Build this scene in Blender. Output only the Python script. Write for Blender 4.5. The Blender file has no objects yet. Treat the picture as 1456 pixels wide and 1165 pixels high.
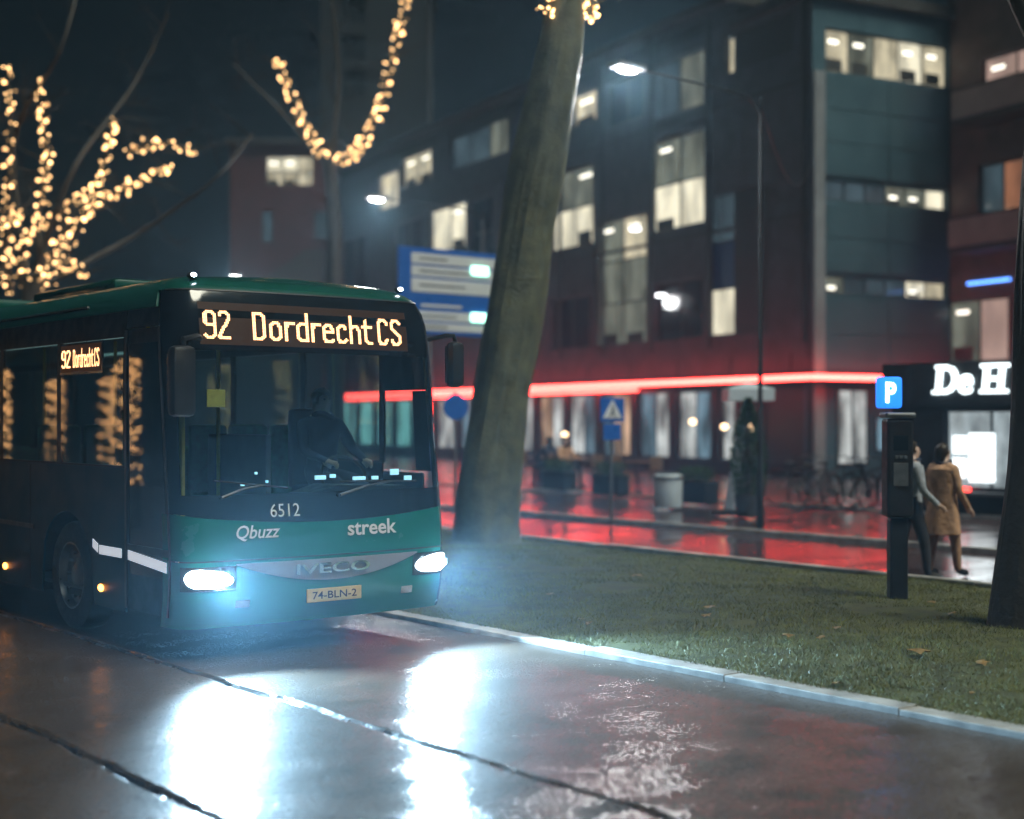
import bpy, bmesh, math, random
import numpy as np
from mathutils import Vector, Matrix, noise as mnoise
random.seed(7)
R_ = math.radians
sc = bpy.context.scene
col = sc.collection

# ------------------------------------------------------------------ camera, sky, sun, exposure
CAM_H, FPX, HORIZ, CX = 1.88, 2022.0, 597.0, 728.0
YAW = R_(38.8)
FW = Vector((math.sin(YAW), math.cos(YAW), 0)); RT = Vector((math.cos(YAW), -math.sin(YAW), 0))
cam = bpy.data.cameras.new('camera'); camo = bpy.data.objects.new('camera', cam); col.objects.link(camo)
cam.sensor_width = 36; cam.lens = FPX / 1456 * 36
camo.location = (0, 0, CAM_H); camo.rotation_euler = (R_(90), 0, -YAW)
cam.shift_y = 14.5 / 1456; cam.clip_end = 1500
cam.dof.use_dof = True; cam.dof.focus_distance = 11.4; cam.dof.aperture_fstop = 0.7; cam.dof.aperture_blades = 0
sc.camera = camo

w = bpy.data.worlds.new('World'); sc.world = w; w.use_nodes = True
nt = w.node_tree; bg = nt.nodes['Background']
sky = nt.nodes.new('ShaderNodeTexSky'); sky.sky_type = 'NISHITA'; sky.sun_disc = False
SUN_EL, SUN_AZ = 60.0, 168.0
sky.sun_elevation = R_(SUN_EL); sky.sun_rotation = R_(SUN_AZ)
tint = nt.nodes.new('ShaderNodeMix'); tint.data_type = 'RGBA'; tint.blend_type = 'MULTIPLY'
tint.inputs[0].default_value = 1.0; tint.inputs[7].default_value = (0.22, 0.80, 1.15, 1)
nt.links.new(sky.outputs[0], tint.inputs[6]); nt.links.new(tint.outputs[2], bg.inputs[0])
bg.inputs[1].default_value = 0.0008
sun = bpy.data.lights.new('sun', 'SUN'); sun.energy = 3.0; sun.angle = R_(25); sun.color = (1.0, 0.98, 0.80)
suno = bpy.data.objects.new('sun', sun); col.objects.link(suno)
sd = Vector((math.sin(R_(SUN_AZ)) * math.cos(R_(SUN_EL)), math.cos(R_(SUN_AZ)) * math.cos(R_(SUN_EL)), math.sin(R_(SUN_EL))))
suno.rotation_euler = sd.to_track_quat('Z', 'Y').to_euler()
sc.view_settings.view_transform = 'Standard'; sc.view_settings.look = 'None'
sc.view_settings.exposure = 0.0; sc.view_settings.gamma = 1.0; sc.view_settings.use_curve_mapping = False
cy = sc.cycles
cy.use_denoising = True
cy.max_bounces = 6; cy.diffuse_bounces = 2; cy.glossy_bounces = 3; cy.transmission_bounces = 4
cy.transparent_max_bounces = 12; cy.volume_bounces = 0
cy.sample_clamp_indirect = 4.0; cy.caustics_reflective = False; cy.caustics_refractive = False
cy.use_light_tree = True; cy.adaptive_threshold = .04

# ------------------------------------------------------------------ layout helpers
def at(x, y, d):
    return FW * d + RT * ((x - CX) / FPX * d) + Vector((0, 0, CAM_H + (HORIZ - y) / FPX * d))
def ground(x, y, z=0.0):
    return at(x, y, (CAM_H - z) * FPX / (y - HORIZ))

# ------------------------------------------------------------------ materials
MATS = {}
def _new(name):
    m = bpy.data.materials.new(name); m.use_nodes = True
    MATS[name] = m
    return m, m.node_tree, m.node_tree.nodes['Principled BSDF']
def mat(name, colr, rough=0.5, metal=0.0, var=0.15, scale=8.0, bump=0.0, bscale=60.0, spec=0.5, coat=0.0, rvar=0.1, detail=6):
    m, t, b = _new(name); N = t.nodes; L = t.links
    tc = N.new('ShaderNodeTexCoord'); no = N.new('ShaderNodeTexNoise')
    no.inputs['Scale'].default_value = scale; no.inputs['Detail'].default_value = detail
    L.new(tc.outputs['Object'], no.inputs['Vector'])
    rp = N.new('ShaderNodeValToRGB')
    c = colr
    rp.color_ramp.elements[0].position = .3; rp.color_ramp.elements[1].position = .7
    rp.color_ramp.elements[0].color = (*[max(0, v * (1 - var)) for v in c], 1)
    rp.color_ramp.elements[1].color = (*[min(1, v * (1 + var)) for v in c], 1)
    L.new(no.outputs['Fac'], rp.inputs[0]); L.new(rp.outputs[0], b.inputs['Base Color'])
    mr = N.new('ShaderNodeMapRange'); mr.inputs[1].default_value = .3; mr.inputs[2].default_value = .7
    mr.inputs[3].default_value = max(.02, rough - rvar); mr.inputs[4].default_value = min(1, rough + rvar)
    L.new(no.outputs['Fac'], mr.inputs[0]); L.new(mr.outputs[0], b.inputs['Roughness'])
    b.inputs['Metallic'].default_value = metal
    b.inputs['Specular IOR Level'].default_value = spec; b.inputs['Coat Weight'].default_value = coat
    b.inputs['Coat Roughness'].default_value = .08
    if bump > 0:
        n2 = N.new('ShaderNodeTexNoise'); n2.inputs['Scale'].default_value = bscale; n2.inputs['Detail'].default_value = 4
        L.new(tc.outputs['Object'], n2.inputs['Vector'])
        bp = N.new('ShaderNodeBump'); bp.inputs['Strength'].default_value = bump; bp.inputs['Distance'].default_value = .02
        L.new(n2.outputs['Fac'], bp.inputs['Height']); L.new(bp.outputs[0], b.inputs['Normal'])
    return m
def emit(name, colr, strength, sample=True, base=None):
    m, t, b = _new(name)
    b.inputs['Base Color'].default_value = (*(base or colr), 1)
    b.inputs['Emission Color'].default_value = (*colr, 1); b.inputs['Emission Strength'].default_value = strength
    if not sample: m.cycles.emission_sampling = 'NONE'
    return m
def bulbmat(name, colr, lo, hi):
    m = emit(name, colr, hi, sample=False); t = m.node_tree; b = t.nodes['Principled BSDF']
    oi = t.nodes.new('ShaderNodeObjectInfo'); mr = t.nodes.new('ShaderNodeMapRange'); mr.inputs[3].default_value = lo; mr.inputs[4].default_value = hi
    t.links.new(oi.outputs['Random'], mr.inputs[0]); t.links.new(mr.outputs[0], b.inputs['Emission Strength'])
    return m
def litwin(name, colr, strength, contrast=0.6, scale=2.0, sample=False):
    """a window with a lit room behind it: uneven, curtain-like brightness"""
    m, t, b = _new(name); N = t.nodes; L = t.links
    tc = N.new('ShaderNodeTexCoord'); oi = N.new('ShaderNodeObjectInfo')
    mp = N.new('ShaderNodeVectorMath'); mp.operation = 'ADD'
    mu = N.new('ShaderNodeVectorMath'); mu.operation = 'SCALE'; mu.inputs['Scale'].default_value = 50
    cb = N.new('ShaderNodeCombineXYZ'); L.new(oi.outputs['Random'], cb.inputs[0]); L.new(oi.outputs['Random'], cb.inputs[2])
    L.new(cb.outputs[0], mu.inputs[0]); L.new(tc.outputs['Object'], mp.inputs[0]); L.new(mu.outputs[0], mp.inputs[1])
    sc_ = N.new('ShaderNodeVectorMath'); sc_.operation = 'MULTIPLY'; sc_.inputs[1].default_value = (1.0, 1.0, 0.45)
    L.new(mp.outputs[0], sc_.inputs[0])
    no = N.new('ShaderNodeTexNoise'); no.inputs['Scale'].default_value = scale; no.inputs['Detail'].default_value = 3
    L.new(sc_.outputs[0], no.inputs['Vector'])
    mr = N.new('ShaderNodeMapRange'); mr.inputs[1].default_value = .35; mr.inputs[2].default_value = .65
    mr.inputs[3].default_value = strength * (1 - contrast); mr.inputs[4].default_value = strength
    L.new(no.outputs['Fac'], mr.inputs[0]); L.new(mr.outputs[0], b.inputs['Emission Strength'])
    b.inputs['Emission Color'].default_value = (*colr, 1)
    b.inputs['Base Color'].default_value = (.02, .02, .02, 1); b.inputs['Roughness'].default_value = .08
    if not sample: m.cycles.emission_sampling = 'NONE'
    return m
def glass(name, tintc, refl=1.0, rough=0.02):
    m = bpy.data.materials.new(name); m.use_nodes = True; MATS[name] = m
    t = m.node_tree; N = t.nodes; L = t.links
    for n in list(N):
        if n.type == 'BSDF_PRINCIPLED': N.remove(n)
    out = [n for n in N if n.type == 'OUTPUT_MATERIAL'][0]
    tr = N.new('ShaderNodeBsdfTransparent'); tr.inputs[0].default_value = (*tintc, 1)
    gl = N.new('ShaderNodeBsdfGlossy'); gl.inputs['Roughness'].default_value = rough
    gl.inputs['Color'].default_value = (refl, refl, refl, 1)
    fr = N.new('ShaderNodeFresnel'); fr.inputs[0].default_value = 1.55
    ge = N.new('ShaderNodeNewGeometry'); om = N.new('ShaderNodeMath'); om.operation = 'SUBTRACT'; om.inputs[0].default_value = 1.0
    L.new(ge.outputs['Backfacing'], om.inputs[1]); fx = N.new('ShaderNodeMath'); fx.operation = 'MULTIPLY'
    L.new(fr.outputs[0], fx.inputs[0]); L.new(om.outputs[0], fx.inputs[1])
    mx = N.new('ShaderNodeMixShader'); L.new(fx.outputs[0], mx.inputs[0]); L.new(tr.outputs[0], mx.inputs[1]); L.new(gl.outputs[0], mx.inputs[2])
    L.new(mx.outputs[0], out.inputs[0])
    return m
def wet(name, base, r0, r1, bump=.25, bscale=140.0, pscale=.6, var=.3, patch=(1.0, 2.2, 1.0)):
    """wet paving: dark, glossy where the film of water stands, rougher where the stone shows"""
    m, t, b = _new(name); N = t.nodes; L = t.links
    tc = N.new('ShaderNodeTexCoord')
    sv = N.new('ShaderNodeVectorMath'); sv.operation = 'MULTIPLY'; sv.inputs[1].default_value = patch
    L.new(tc.outputs['Object'], sv.inputs[0])
    p = N.new('ShaderNodeTexNoise'); p.inputs['Scale'].default_value = pscale; p.inputs['Detail'].default_value = 7; p.inputs['Roughness'].default_value = .62
    L.new(sv.outputs[0], p.inputs['Vector'])
    f = N.new('ShaderNodeTexNoise'); f.inputs['Scale'].default_value = bscale; f.inputs['Detail'].default_value = 3
    L.new(tc.outputs['Object'], f.inputs['Vector'])
    vo = N.new('ShaderNodeTexVoronoi'); vo.feature = 'SMOOTH_F1'; vo.inputs['Smoothness'].default_value = .6; vo.inputs['Scale'].default_value = bscale * .7
    L.new(tc.outputs['Object'], vo.inputs['Vector'])
    mr = N.new('ShaderNodeMapRange'); mr.inputs[1].default_value = .36; mr.inputs[2].default_value = .64
    mr.inputs[3].default_value = r0; mr.inputs[4].default_value = r1
    L.new(p.outputs['Fac'], mr.inputs[0]); L.new(mr.outputs[0], b.inputs['Roughness'])
    rp = N.new('ShaderNodeValToRGB'); rp.color_ramp.elements[0].position = .3; rp.color_ramp.elements[1].position = .72
    rp.color_ramp.elements[0].color = (*[v * (1 - var) for v in base], 1); rp.color_ramp.elements[1].color = (*[v * (1 + var) for v in base], 1)
    mixf = N.new('ShaderNodeMix'); mixf.data_type = 'FLOAT'; mixf.inputs[0].default_value = .45
    L.new(p.outputs['Fac'], mixf.inputs[2]); L.new(f.outputs['Fac'], mixf.inputs[3])
    mixf.inputs[0].default_value = .62; L.new(mixf.outputs[0], rp.inputs[0]); L.new(rp.outputs[0], b.inputs['Base Color'])
    # relief: fine stone under a film that thins where it is rougher
    bs = N.new('ShaderNodeMapRange'); bs.inputs[1].default_value = .36; bs.inputs[2].default_value = .64
    bs.inputs[3].default_value = bump * .25; bs.inputs[4].default_value = bump
    L.new(p.outputs['Fac'], bs.inputs[0])
    bp = N.new('ShaderNodeBump'); bp.inputs['Distance'].default_value = .012
    L.new(bs.outputs[0], bp.inputs['Strength']); L.new(vo.outputs['Distance'], bp.inputs['Height'])
    L.new(bp.outputs[0], b.inputs['Normal'])
    b.inputs['Specular IOR Level'].default_value = .6
    return m

def wet_film(name, base, r0, r1, bump, bscale, pscale):
    m = wet(name, base, r0, r1, bump=bump, bscale=bscale, pscale=pscale, var=.55, patch=(.6, .9, 1)); t = m.node_tree; N = t.nodes; L = t.links
    b = N['Principled BSDF']; out = [n for n in N if n.type == 'OUTPUT_MATERIAL'][0]
    b.inputs['Specular IOR Level'].default_value = .12
    col_n = b.inputs['Normal'].links[0].from_socket; rg = b.inputs['Roughness'].links[0].from_socket
    dk = N.new('ShaderNodeMath'); dk.operation = 'ADD'; dk.inputs[1].default_value = .35; L.new(rg, dk.inputs[0]); L.new(dk.outputs[0], b.inputs['Roughness'])
    g = N.new('ShaderNodeBsdfGlossy'); g.distribution = 'BECKMANN'; L.new(rg, g.inputs['Roughness']); L.new(col_n, g.inputs['Normal'])
    fr = N.new('ShaderNodeFresnel'); fr.inputs[0].default_value = 1.22; L.new(col_n, fr.inputs['Normal'])
    fm = N.new('ShaderNodeMath'); fm.operation = 'MULTIPLY'; fm.inputs[1].default_value = .32; L.new(fr.outputs[0], fm.inputs[0])
    mx = N.new('ShaderNodeMixShader'); L.new(fm.outputs[0], mx.inputs[0]); L.new(b.outputs[0], mx.inputs[1]); L.new(g.outputs[0], mx.inputs[2]); L.new(mx.outputs[0], out.inputs[0])
    return m
M_road = wet_film('wet_asphalt', (.076, .055, .041), .11, .16, .36, 75, 2.6)
M_seam = mat('wet_seam', (.012, .012, .014), .3)
M_far = wet('wet_red_asphalt', (.055, .030, .026), .10, .26, bump=.10, bscale=60, pscale=.5)
M_pave = wet('wet_paving', (.06, .058, .056), .12, .30, bump=.12, bscale=50, pscale=.6)
M_kerb = mat('kerb_concrete', (.36, .36, .35), .45, var=.45, scale=4, bump=.25, bscale=90, rvar=.15)
M_soil = mat('dark_soil', (.065, .072, .024), .8, var=.45, scale=5, bump=.6, bscale=40)
M_grass = mat('wet_grass', (.130, .142, .036), .55, var=.5, scale=2.2, rvar=.15)
M_straw = mat('pale_grass', (.15, .16, .06), .6, var=.4, scale=3)
M_leaf = mat('fallen_leaf', (.22, .14, .05), .5, var=.4, scale=20)
M_bark = mat('mossy_bark', (.125, .132, .078), .60, var=.38, scale=4.5, bump=.9, bscale=26, rvar=.25, detail=9)
M_bark_d = mat('dark_bark', (.04, .036, .032), .6, var=.4, scale=5, bump=.7, bscale=18)
M_green = mat('bus_green', (.005, .155, .128), .25, var=.05, scale=3, coat=.5, rvar=.025)
M_roofg = mat('bus_green_darkened_top', (.006, .075, .058), .25, var=.06, scale=2, coat=.5, rvar=.02)  # bus green darkened for the roof, to offset the sun falling on it
M_dgreen = mat('bus_green_unlit_flank', (.004, .036, .050), .48, var=.25, scale=3, spec=.18, rvar=.10)  # bus green with the unlit look of the flank put into the colour
M_mblack = mat('black_satin', (.008, .009, .010), .45, var=.15, spec=.25)
M_black = mat('black_gloss', (.006, .007, .008), .12, var=.1, rvar=.04, coat=.3)
M_rub = mat('black_rubber', (.012, .012, .013), .65, var=.2, scale=20)
M_plas = mat('dark_plastic', (.018, .019, .021), .42, var=.2, scale=14)
M_rim = mat('wheel_steel', (.25, .26, .27), .35, metal=.8, var=.2, scale=10)
M_greyp = mat('grille_grey', (.34, .34, .40), .34, metal=.25, var=.05, scale=3, rvar=.02)
M_chrome = mat('bright_trim', (.75, .78, .85), .16, metal=1.0, var=.05)
M_white = mat('white_paint', (.75, .75, .74), .45, var=.06)
M_plate = mat('plate_yellow', (.62, .44, .16), .4, var=.1, scale=20)
M_ink = mat('black_ink', (.01, .01, .01), .5)
M_seat = mat('seat_green', (.03, .16, .09), .8, var=.3, scale=16)
M_int = mat('interior_grey', (.16, .18, .18), .6, var=.15)
M_card = mat('yellow_card', (.75, .52, .12), .5, var=.15, scale=20)
M_skin = mat('skin', (.55, .37, .29), .5, var=.08)
M_hair = mat('dark_hair', (.03, .022, .016), .5, var=.3, scale=40)
M_navy = mat('navy_cloth', (.02, .03, .06), .8, var=.2, scale=20)
M_jack = mat('grey_jacket', (.34, .37, .42), .7, var=.3, scale=14, bump=.9, bscale=13)
M_tan = mat('tan_coat', (.50, .29, .17), .75, var=.3, scale=10, bump=.9, bscale=12)
M_trou = mat('dark_trousers', (.03, .032, .04), .8, var=.2, scale=20)
M_glass = glass('bus_glass', (.76, .86, .86))
M_sglass = glass('bus_side_glass', (.58, .70, .70), refl=1.0)
M_clear = glass('clear_glass', (.85, .92, .92))
M_metal = mat('dark_metal', (.03, .033, .036), .4, metal=.5, var=.2)
M_galv = mat('galvanised_metal', (.20, .21, .22), .42, metal=.7, var=.2, scale=12)
M_blue = mat('sign_blue', (.012, .10, .42), .35, var=.08)
M_swhite = mat('sign_white', (.62, .64, .66), .45, var=.05)
M_sgrey = mat('sign_grey', (.16, .17, .19), .5)
M_brick = mat('dark_red_brick', (.078, .086, .100), .7, var=.35, scale=1.6, bump=.3, bscale=18)
M_brick2 = mat('brown_brick', (.125, .088, .080), .7, var=.3, scale=2.0, bump=.3, bscale=18)
M_redb = mat('red_render', (.085, .026, .025), .7, var=.2, scale=1.2)
M_panel = mat('grey_cladding', (.062, .132, .172), .45, var=.12, scale=.8, rvar=.12)
M_pier = mat('pale_pier', (.25, .28, .31), .5, var=.15, scale=1.5)
M_frame = mat('window_frame', (.03, .034, .036), .45, var=.15)
M_wdark = mat('unlit_window', (.012, .018, .022), .06, var=.3, scale=1.2, rvar=.03)
M_slab = mat('dark_slab', (.05, .053, .056), .6, var=.2)
M_bronze = mat('balcony_render', (.33, .29, .28), .6, var=.15, scale=2)
M_bluep = mat('blue_panel', (.02, .09, .28), .4, var=.1)
M_shopf = mat('shop_front_paint', (.018, .024, .030), .5, var=.2)
M_bin = mat('pale_bin', (.50, .58, .64), .45, var=.1, scale=5)
M_leafg = mat('evergreen', (.025, .075, .022), .6, var=.4, scale=9)
M_wood = mat('teak', (.14, .075, .04), .55, var=.3, scale=9)

E_head = emit('headlight_lamp', (.82, .93, 1.0), 120)
E_led = emit('amber_led', (1.0, .50, .22), 4.2, sample=False)
E_ledglow = emit('amber_halo_panel', (1.0, .30, .04), .022, sample=False, base=(.01, .006, .003))  # panel behind the LEDs glows faintly, painting in their amber halo
E_mark = emit('orange_marker', (1.0, .30, .05), 12)
E_roof = emit('white_clearance', (.75, .85, 1.0), 30)
E_bulb = bulbmat('fairy_bulb', (1.0, .58, .24), 1.2, 9.0)
E_neon = emit('red_neon', (1.0, .046, .036), 25)
E_lamp = emit('street_lamp_led', (1.0, .96, .90), 45)
E_kios = litwin('kiosk_window', (.80, .95, 1.0), .55, .6, 3.0, sample=True)
E_sign = emit('white_sign', (.85, .97, 1.0), 3.2)
E_scr = emit('bright_screen', (.9, .98, 1.0), 2.4)
E_blue = emit('blue_box', (.02, .22, 1.0), 1.6)
E_cyan = emit('pale_green_display', (.45, 1.0, .75), 4)
E_w = litwin('window_warm_white', (1.0, .88, .60), .85, .65, 1.6)
E_w2 = litwin('window_dim', (.80, .85, .66), .26, .7, 1.3)
E_w3 = litwin('window_bright', (1.0, .92, .68), 1.25, .5, 1.4)
E_w4 = litwin('window_orange', (1.0, .42, .22), .42, .6, 1.2)
E_w5 = litwin('window_pink', (1.0, .66, .55), .55, .5, .9)
E_wb = litwin('window_blue_grey', (.35, .55, .66), .17, .6, 1.0)
E_blue2 = emit('blue_strip', (.10, .30, 1.0), 5)
E_oran = emit('orange_lamp', (1.0, .45, .12), 4)
E_shopw = litwin('shop_interior', (.88, .93, .90), .85, .85, 1.5)
E_shopo = litwin('shop_interior_warm', (1.0, .66, .42), .85, .8, 1.6)
E_shopb = litwin('shop_interior_cool', (.40, .68, .85), .45, .8, 1.3)
E_wall = emit('wall_lamp_led', (.95, .97, 1.0), 7)
E_strip = emit('glow_strip', (.85, .90, 1.0), .55, sample=False)  # pale strips low on the flank, given a mild glow of their own
E_pend = emit('pendant_bulb', (1.0, .72, .40), 6, sample=False)
E_redl = emit('red_strip', (1.0, .04, .03), 8, sample=False)

# ------------------------------------------------------------------ mesh builder
class MB:
    def __init__(s): s.v = []; s.f = []
    def add(s, vs, fs):
        o = len(s.v); s.v += [tuple(p) for p in vs]; s.f += [tuple(i + o for i in f) for f in fs]; return s
    def box(s, x0, x1, y0, y1, z0, z1, bev=0.0):
        if bev <= 0:
            return s.add([(x0,y0,z0),(x1,y0,z0),(x1,y1,z0),(x0,y1,z0),(x0,y0,z1),(x1,y0,z1),(x1,y1,z1),(x0,y1,z1)],
                         [(0,3,2,1),(4,5,6,7),(0,1,5,4),(1,2,6,5),(2,3,7,6),(3,0,4,7)])
        bm = bmesh.new(); bmesh.ops.create_cube(bm, size=1)
        bmesh.ops.scale(bm, vec=(x1-x0, y1-y0, z1-z0), verts=bm.verts)
        bmesh.ops.translate(bm, vec=((x0+x1)/2, (y0+y1)/2, (z0+z1)/2), verts=bm.verts)
        bmesh.ops.bevel(bm, geom=bm.edges[:], offset=bev, segments=2, affect='EDGES', profile=.5)
        bm.verts.index_update()
        s.add([v.co[:] for v in bm.verts], [[v.index for v in f.verts] for f in bm.faces]); bm.free(); return s
    def tube(s, pts, rad, n=8, cap=True, jit=0.0):
        pts = [Vector(p) for p in pts]
        if not hasattr(rad, '__len__'): rad = [rad] * len(pts)
        o = len(s.v); ref = Vector((0, 0, 1))
        rings = []
        for i, p in enumerate(pts):
            t = (pts[min(i+1, len(pts)-1)] - pts[max(i-1, 0)])
            t = t.normalized() if t.length > 1e-9 else Vector((0,0,1))
            if i: a = pa - t*pa.dot(t)
            else:
                a = t.cross(ref)
                if a.length < .15: a = t.cross(Vector((1, 0, 0)))
            if a.length < 1e-4: a = t.cross(Vector((.3, .5, .8)))
            a.normalize(); b = t.cross(a); pa = a
            ring = []
            for k in range(n):
                th = 2*math.pi*k/n
                r = rad[i]
                if jit: r *= 1 + jit*mnoise.noise(Vector((math.cos(th)*1.2, math.sin(th)*1.2, p.z*.7))) + jit*.40*mnoise.noise(Vector((math.cos(th)*5, math.sin(th)*5, p.z*.5))) + jit*.28*mnoise.noise(Vector((math.cos(th)*12, math.sin(th)*12, p.z*.9)))
                s.v.append(tuple(p + a*math.cos(th)*r + b*math.sin(th)*r)); ring.append(len(s.v)-1)
            rings.append(ring)
        for i in range(len(rings)-1):
            for k in range(n):
                s.f.append((rings[i][k], rings[i][(k+1)%n], rings[i+1][(k+1)%n], rings[i+1][k]))
        if cap: s.f.append(tuple(reversed(rings[0]))); s.f.append(tuple(rings[-1]))
        return s
    def lathe(s, prof, n=20, c=(0,0,0), axis='Z', cap=True):
        o = len(s.v); 
        for (r, z) in prof:
            for k in range(n):
                th = 2*math.pi*k/n; x, y = r*math.cos(th), r*math.sin(th)
                p = (x, y, z) if axis == 'Z' else ((z, x, y) if axis == 'X' else (x, z, y))
                s.v.append((p[0]+c[0], p[1]+c[1], p[2]+c[2]))
        for i in range(len(prof)-1):
            for k in range(n):
                s.f.append((o+i*n+k, o+i*n+(k+1)%n, o+(i+1)*n+(k+1)%n, o+(i+1)*n+k))
        if cap: s.f.append(tuple(o+k for k in reversed(range(n)))); s.f.append(tuple(o+(len(prof)-1)*n+k for k in range(n)))
        return s
    def prism(s, poly, y0, y1):
        """poly in (x,z), extruded along y"""
        n = len(poly)
        vs = [(x, y0, z) for x, z in poly] + [(x, y1, z) for x, z in poly]
        fs = [tuple(range(n)), tuple(reversed(range(n, 2*n)))] + [(i, (i+1)%n+0 if False else (i+1)%n, (i+1)%n+n, i+n) for i in range(n)]
        return s.add(vs, fs)
    def ell(s, c, r, n=8, m=6):
        prof = [(max(1e-4, math.sin(math.pi*i/m)), -math.cos(math.pi*i/m)) for i in range(m+1)]
        o = len(s.v); s.lathe(prof, n)
        for i in range(o, len(s.v)):
            v = s.v[i]; s.v[i] = (v[0]*r[0]+c[0], v[1]*r[1]+c[1], v[2]*r[2]+c[2])
        return s
    def mesh(s, name, m, smooth=False):
        me = bpy.data.meshes.new(name); me.from_pydata(s.v, [], s.f); me.validate()
        bm = bmesh.new(); bm.from_mesh(me); bmesh.ops.recalc_face_normals(bm, faces=bm.faces); bm.to_mesh(me); bm.free()
        me.materials.append(m)
        if smooth:
            me.polygons.foreach_set('use_smooth', [True]*len(me.polygons))
            try: me.set_sharp_from_angle(angle=R_(40))
            except Exception: pass
        return me
    def build(s, name, m, parent=None, smooth=False, **k):
        return link(name, s.mesh(name, m, smooth), parent, **k)
def link(name, me, parent=None, loc=None, rz=None, **k):
    o = bpy.data.objects.new(name, me); col.objects.link(o)
    if parent is not None: o.parent = parent
    if loc is not None: o.location = loc
    if rz is not None: o.rotation_euler = (0, 0, rz)
    if k: tag(o, **k)
    return o
def tag(o, label=None, cat=None, group=None, kind=None):
    if label: o['label'] = label
    if cat: o['category'] = cat
    if group: o['group'] = group
    if kind: o['kind'] = kind
    return o
def thing(name, label, cat, loc=(0,0,0), rz=0.0, group=None):
    o = bpy.data.objects.new(name, None); col.objects.link(o); o.location = loc; o.rotation_euler = (0,0,rz)
    return tag(o, label, cat, group)
def copy_tree(o, parent=None):
    c = o.copy(); col.objects.link(c)
    if parent is not None: c.parent = parent
    for ch in list(o.children): copy_tree(ch, c)
    return c
def text_geo(body, size=1.0, bold=0.0, shear=0.0, spacing=1.0, extrude=0.0, res=3):
    cu = bpy.data.curves.new('t', 'FONT'); cu.body = body; cu.size = size; cu.offset = bold; cu.shear = shear
    cu.space_character = spacing; cu.extrude = extrude; cu.resolution_u = res; cu.align_x = 'CENTER'; cu.align_y = 'CENTER'
    ob = bpy.data.objects.new('t', cu); col.objects.link(ob)
    dg = bpy.context.evaluated_depsgraph_get(); ev = ob.evaluated_get(dg); me = ev.to_mesh()
    v = [tuple(p.co) for p in me.vertices]; f = [tuple(p.vertices) for p in me.polygons]
    ev.to_mesh_clear(); bpy.data.objects.remove(ob); bpy.data.curves.remove(cu)
    xs = [p[0] for p in v]; ys = [p[1] for p in v]
    cx, cyy = (min(xs)+max(xs))/2, (min(ys)+max(ys))/2
    v = [(p[0]-cx, p[1]-cyy, p[2]) for p in v]
    return v, f, max(xs)-min(xs), max(ys)-min(ys)
def fit_text(body, wid, hgt, shear=0.0, **k):
    v, f, tw, th = text_geo(body, 1.0, **k)
    v = [(p[0] + shear*p[1], p[1], p[2]) for p in v]; x0 = min(p[0] for p in v); x1 = max(p[0] for p in v); tw = x1 - x0
    v = [(p[0] - (x0+x1)/2, p[1], p[2]) for p in v]
    return [(p[0]*wid/tw, p[1]*hgt/th, p[2]) for p in v], f

# ------------------------------------------------------------------ ground, road, kerbs, grass
def vnoise(x, y, s, seed=0.0):
    return mnoise.noise(Vector((x*s + seed, y*s - seed, seed*.7)))
def sheet(name, x0, x1, y0, y1, z, m, kind='structure', parent=None):
    mb = MB(); mb.add([(x0,y0,z),(x1,y0,z),(x1,y1,z),(x0,y1,z)], [(0,1,2,3)])
    return mb.build(name, m, parent, kind=kind)
sheet('ground', -29, 111, -29, 131, -.06, M_pave)
KX = 7.58          # face of the median kerb
SEAMS = (3.12, 4.78)
xs = sorted(set([round(sx_ + o_, 3) for sx_ in SEAMS for o_ in np.arange(-.12, .121, .016)] + [round(v, 3) for v in np.arange(-7, 1.9, .6)] + [round(v, 3) for v in np.arange(1.9, KX + .02, .055)] + [KX + .02]))
ys = list(np.arange(-8, 3.2, .8)) + list(np.arange(3.2, 17, .055)) + list(np.arange(17, 40, .4)) + list(np.arange(40, 130, 8.0))
mb = MB(); nx = len(xs); groove = set()
for y in ys:
    for x in xs:
        z = .007*vnoise(x, y, .8, 3) + .003*vnoise(x, y, 3.1, 9)
        if y < 40:
            for k, sx in enumerate(SEAMS):
                c = sx + .035*vnoise(sx*9, y, 1.3, 5 + k) + .02*vnoise(sx*3, y, 5, 2)
                dd = abs(x - c); wv = .022 + .012*vnoise(sx, y, 2.2, 8)
                if dd < wv*1.6:
                    z -= .030*max(0, 1 - (dd/(wv*1.6))**2)
                    if dd < wv*1.3: groove.add(len(mb.v))
                elif dd < .25: z += .004*(1 - dd/.25)
        mb.v.append((x, y, z))
for j in range(len(ys)-1):
    for i in range(nx-1):
        a = j*nx + i; mb.f.append((a, a+1, a+nx+1, a+nx))
rd = mb.build('road', M_road, None, True, kind='structure'); rd.data.materials.append(M_seam)
for p_ in rd.data.polygons:
    if sum(v_ in groove for v_ in p_.vertices) >= 3: p_.material_index = 1

sheet('far_road', 13.9, 17.72, -28, 130, .0, M_far)
mb = MB(); mb.box(17.72, 23.0, -28, 130, -.05, .07); mb.build('cycle_path', M_far, kind='structure')
mb = MB(); mb.box(23.12, 110, -28, 130, -.05, .12); mb.build('pavement', M_pave, kind='structure')
def kerb_row(name, x0, x1, y0, y1, z1, step, lean=.02):
    root = bpy.data.objects.new(name, None); col.objects.link(root); tag(root, kind='structure')
    base = None; y = y0; i = 0
    proto = MB().box(0, x1-x0, .001, step-.001, -.06, z1, bev=.008).mesh('kerb_stone', M_kerb)
    while y < y1:
        o = link('kerb_stone', proto, root, loc=(x0 + random.uniform(-.006, .006), y, random.uniform(-.006, .006)))
        o.rotation_euler = (random.uniform(-.003, .003), 0, random.uniform(-.004, .004))
        y += step; i += 1
    return root
kerb_row('median_kerb', KX, KX + .20, 1.0, 42, .045, 1.5)
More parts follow.
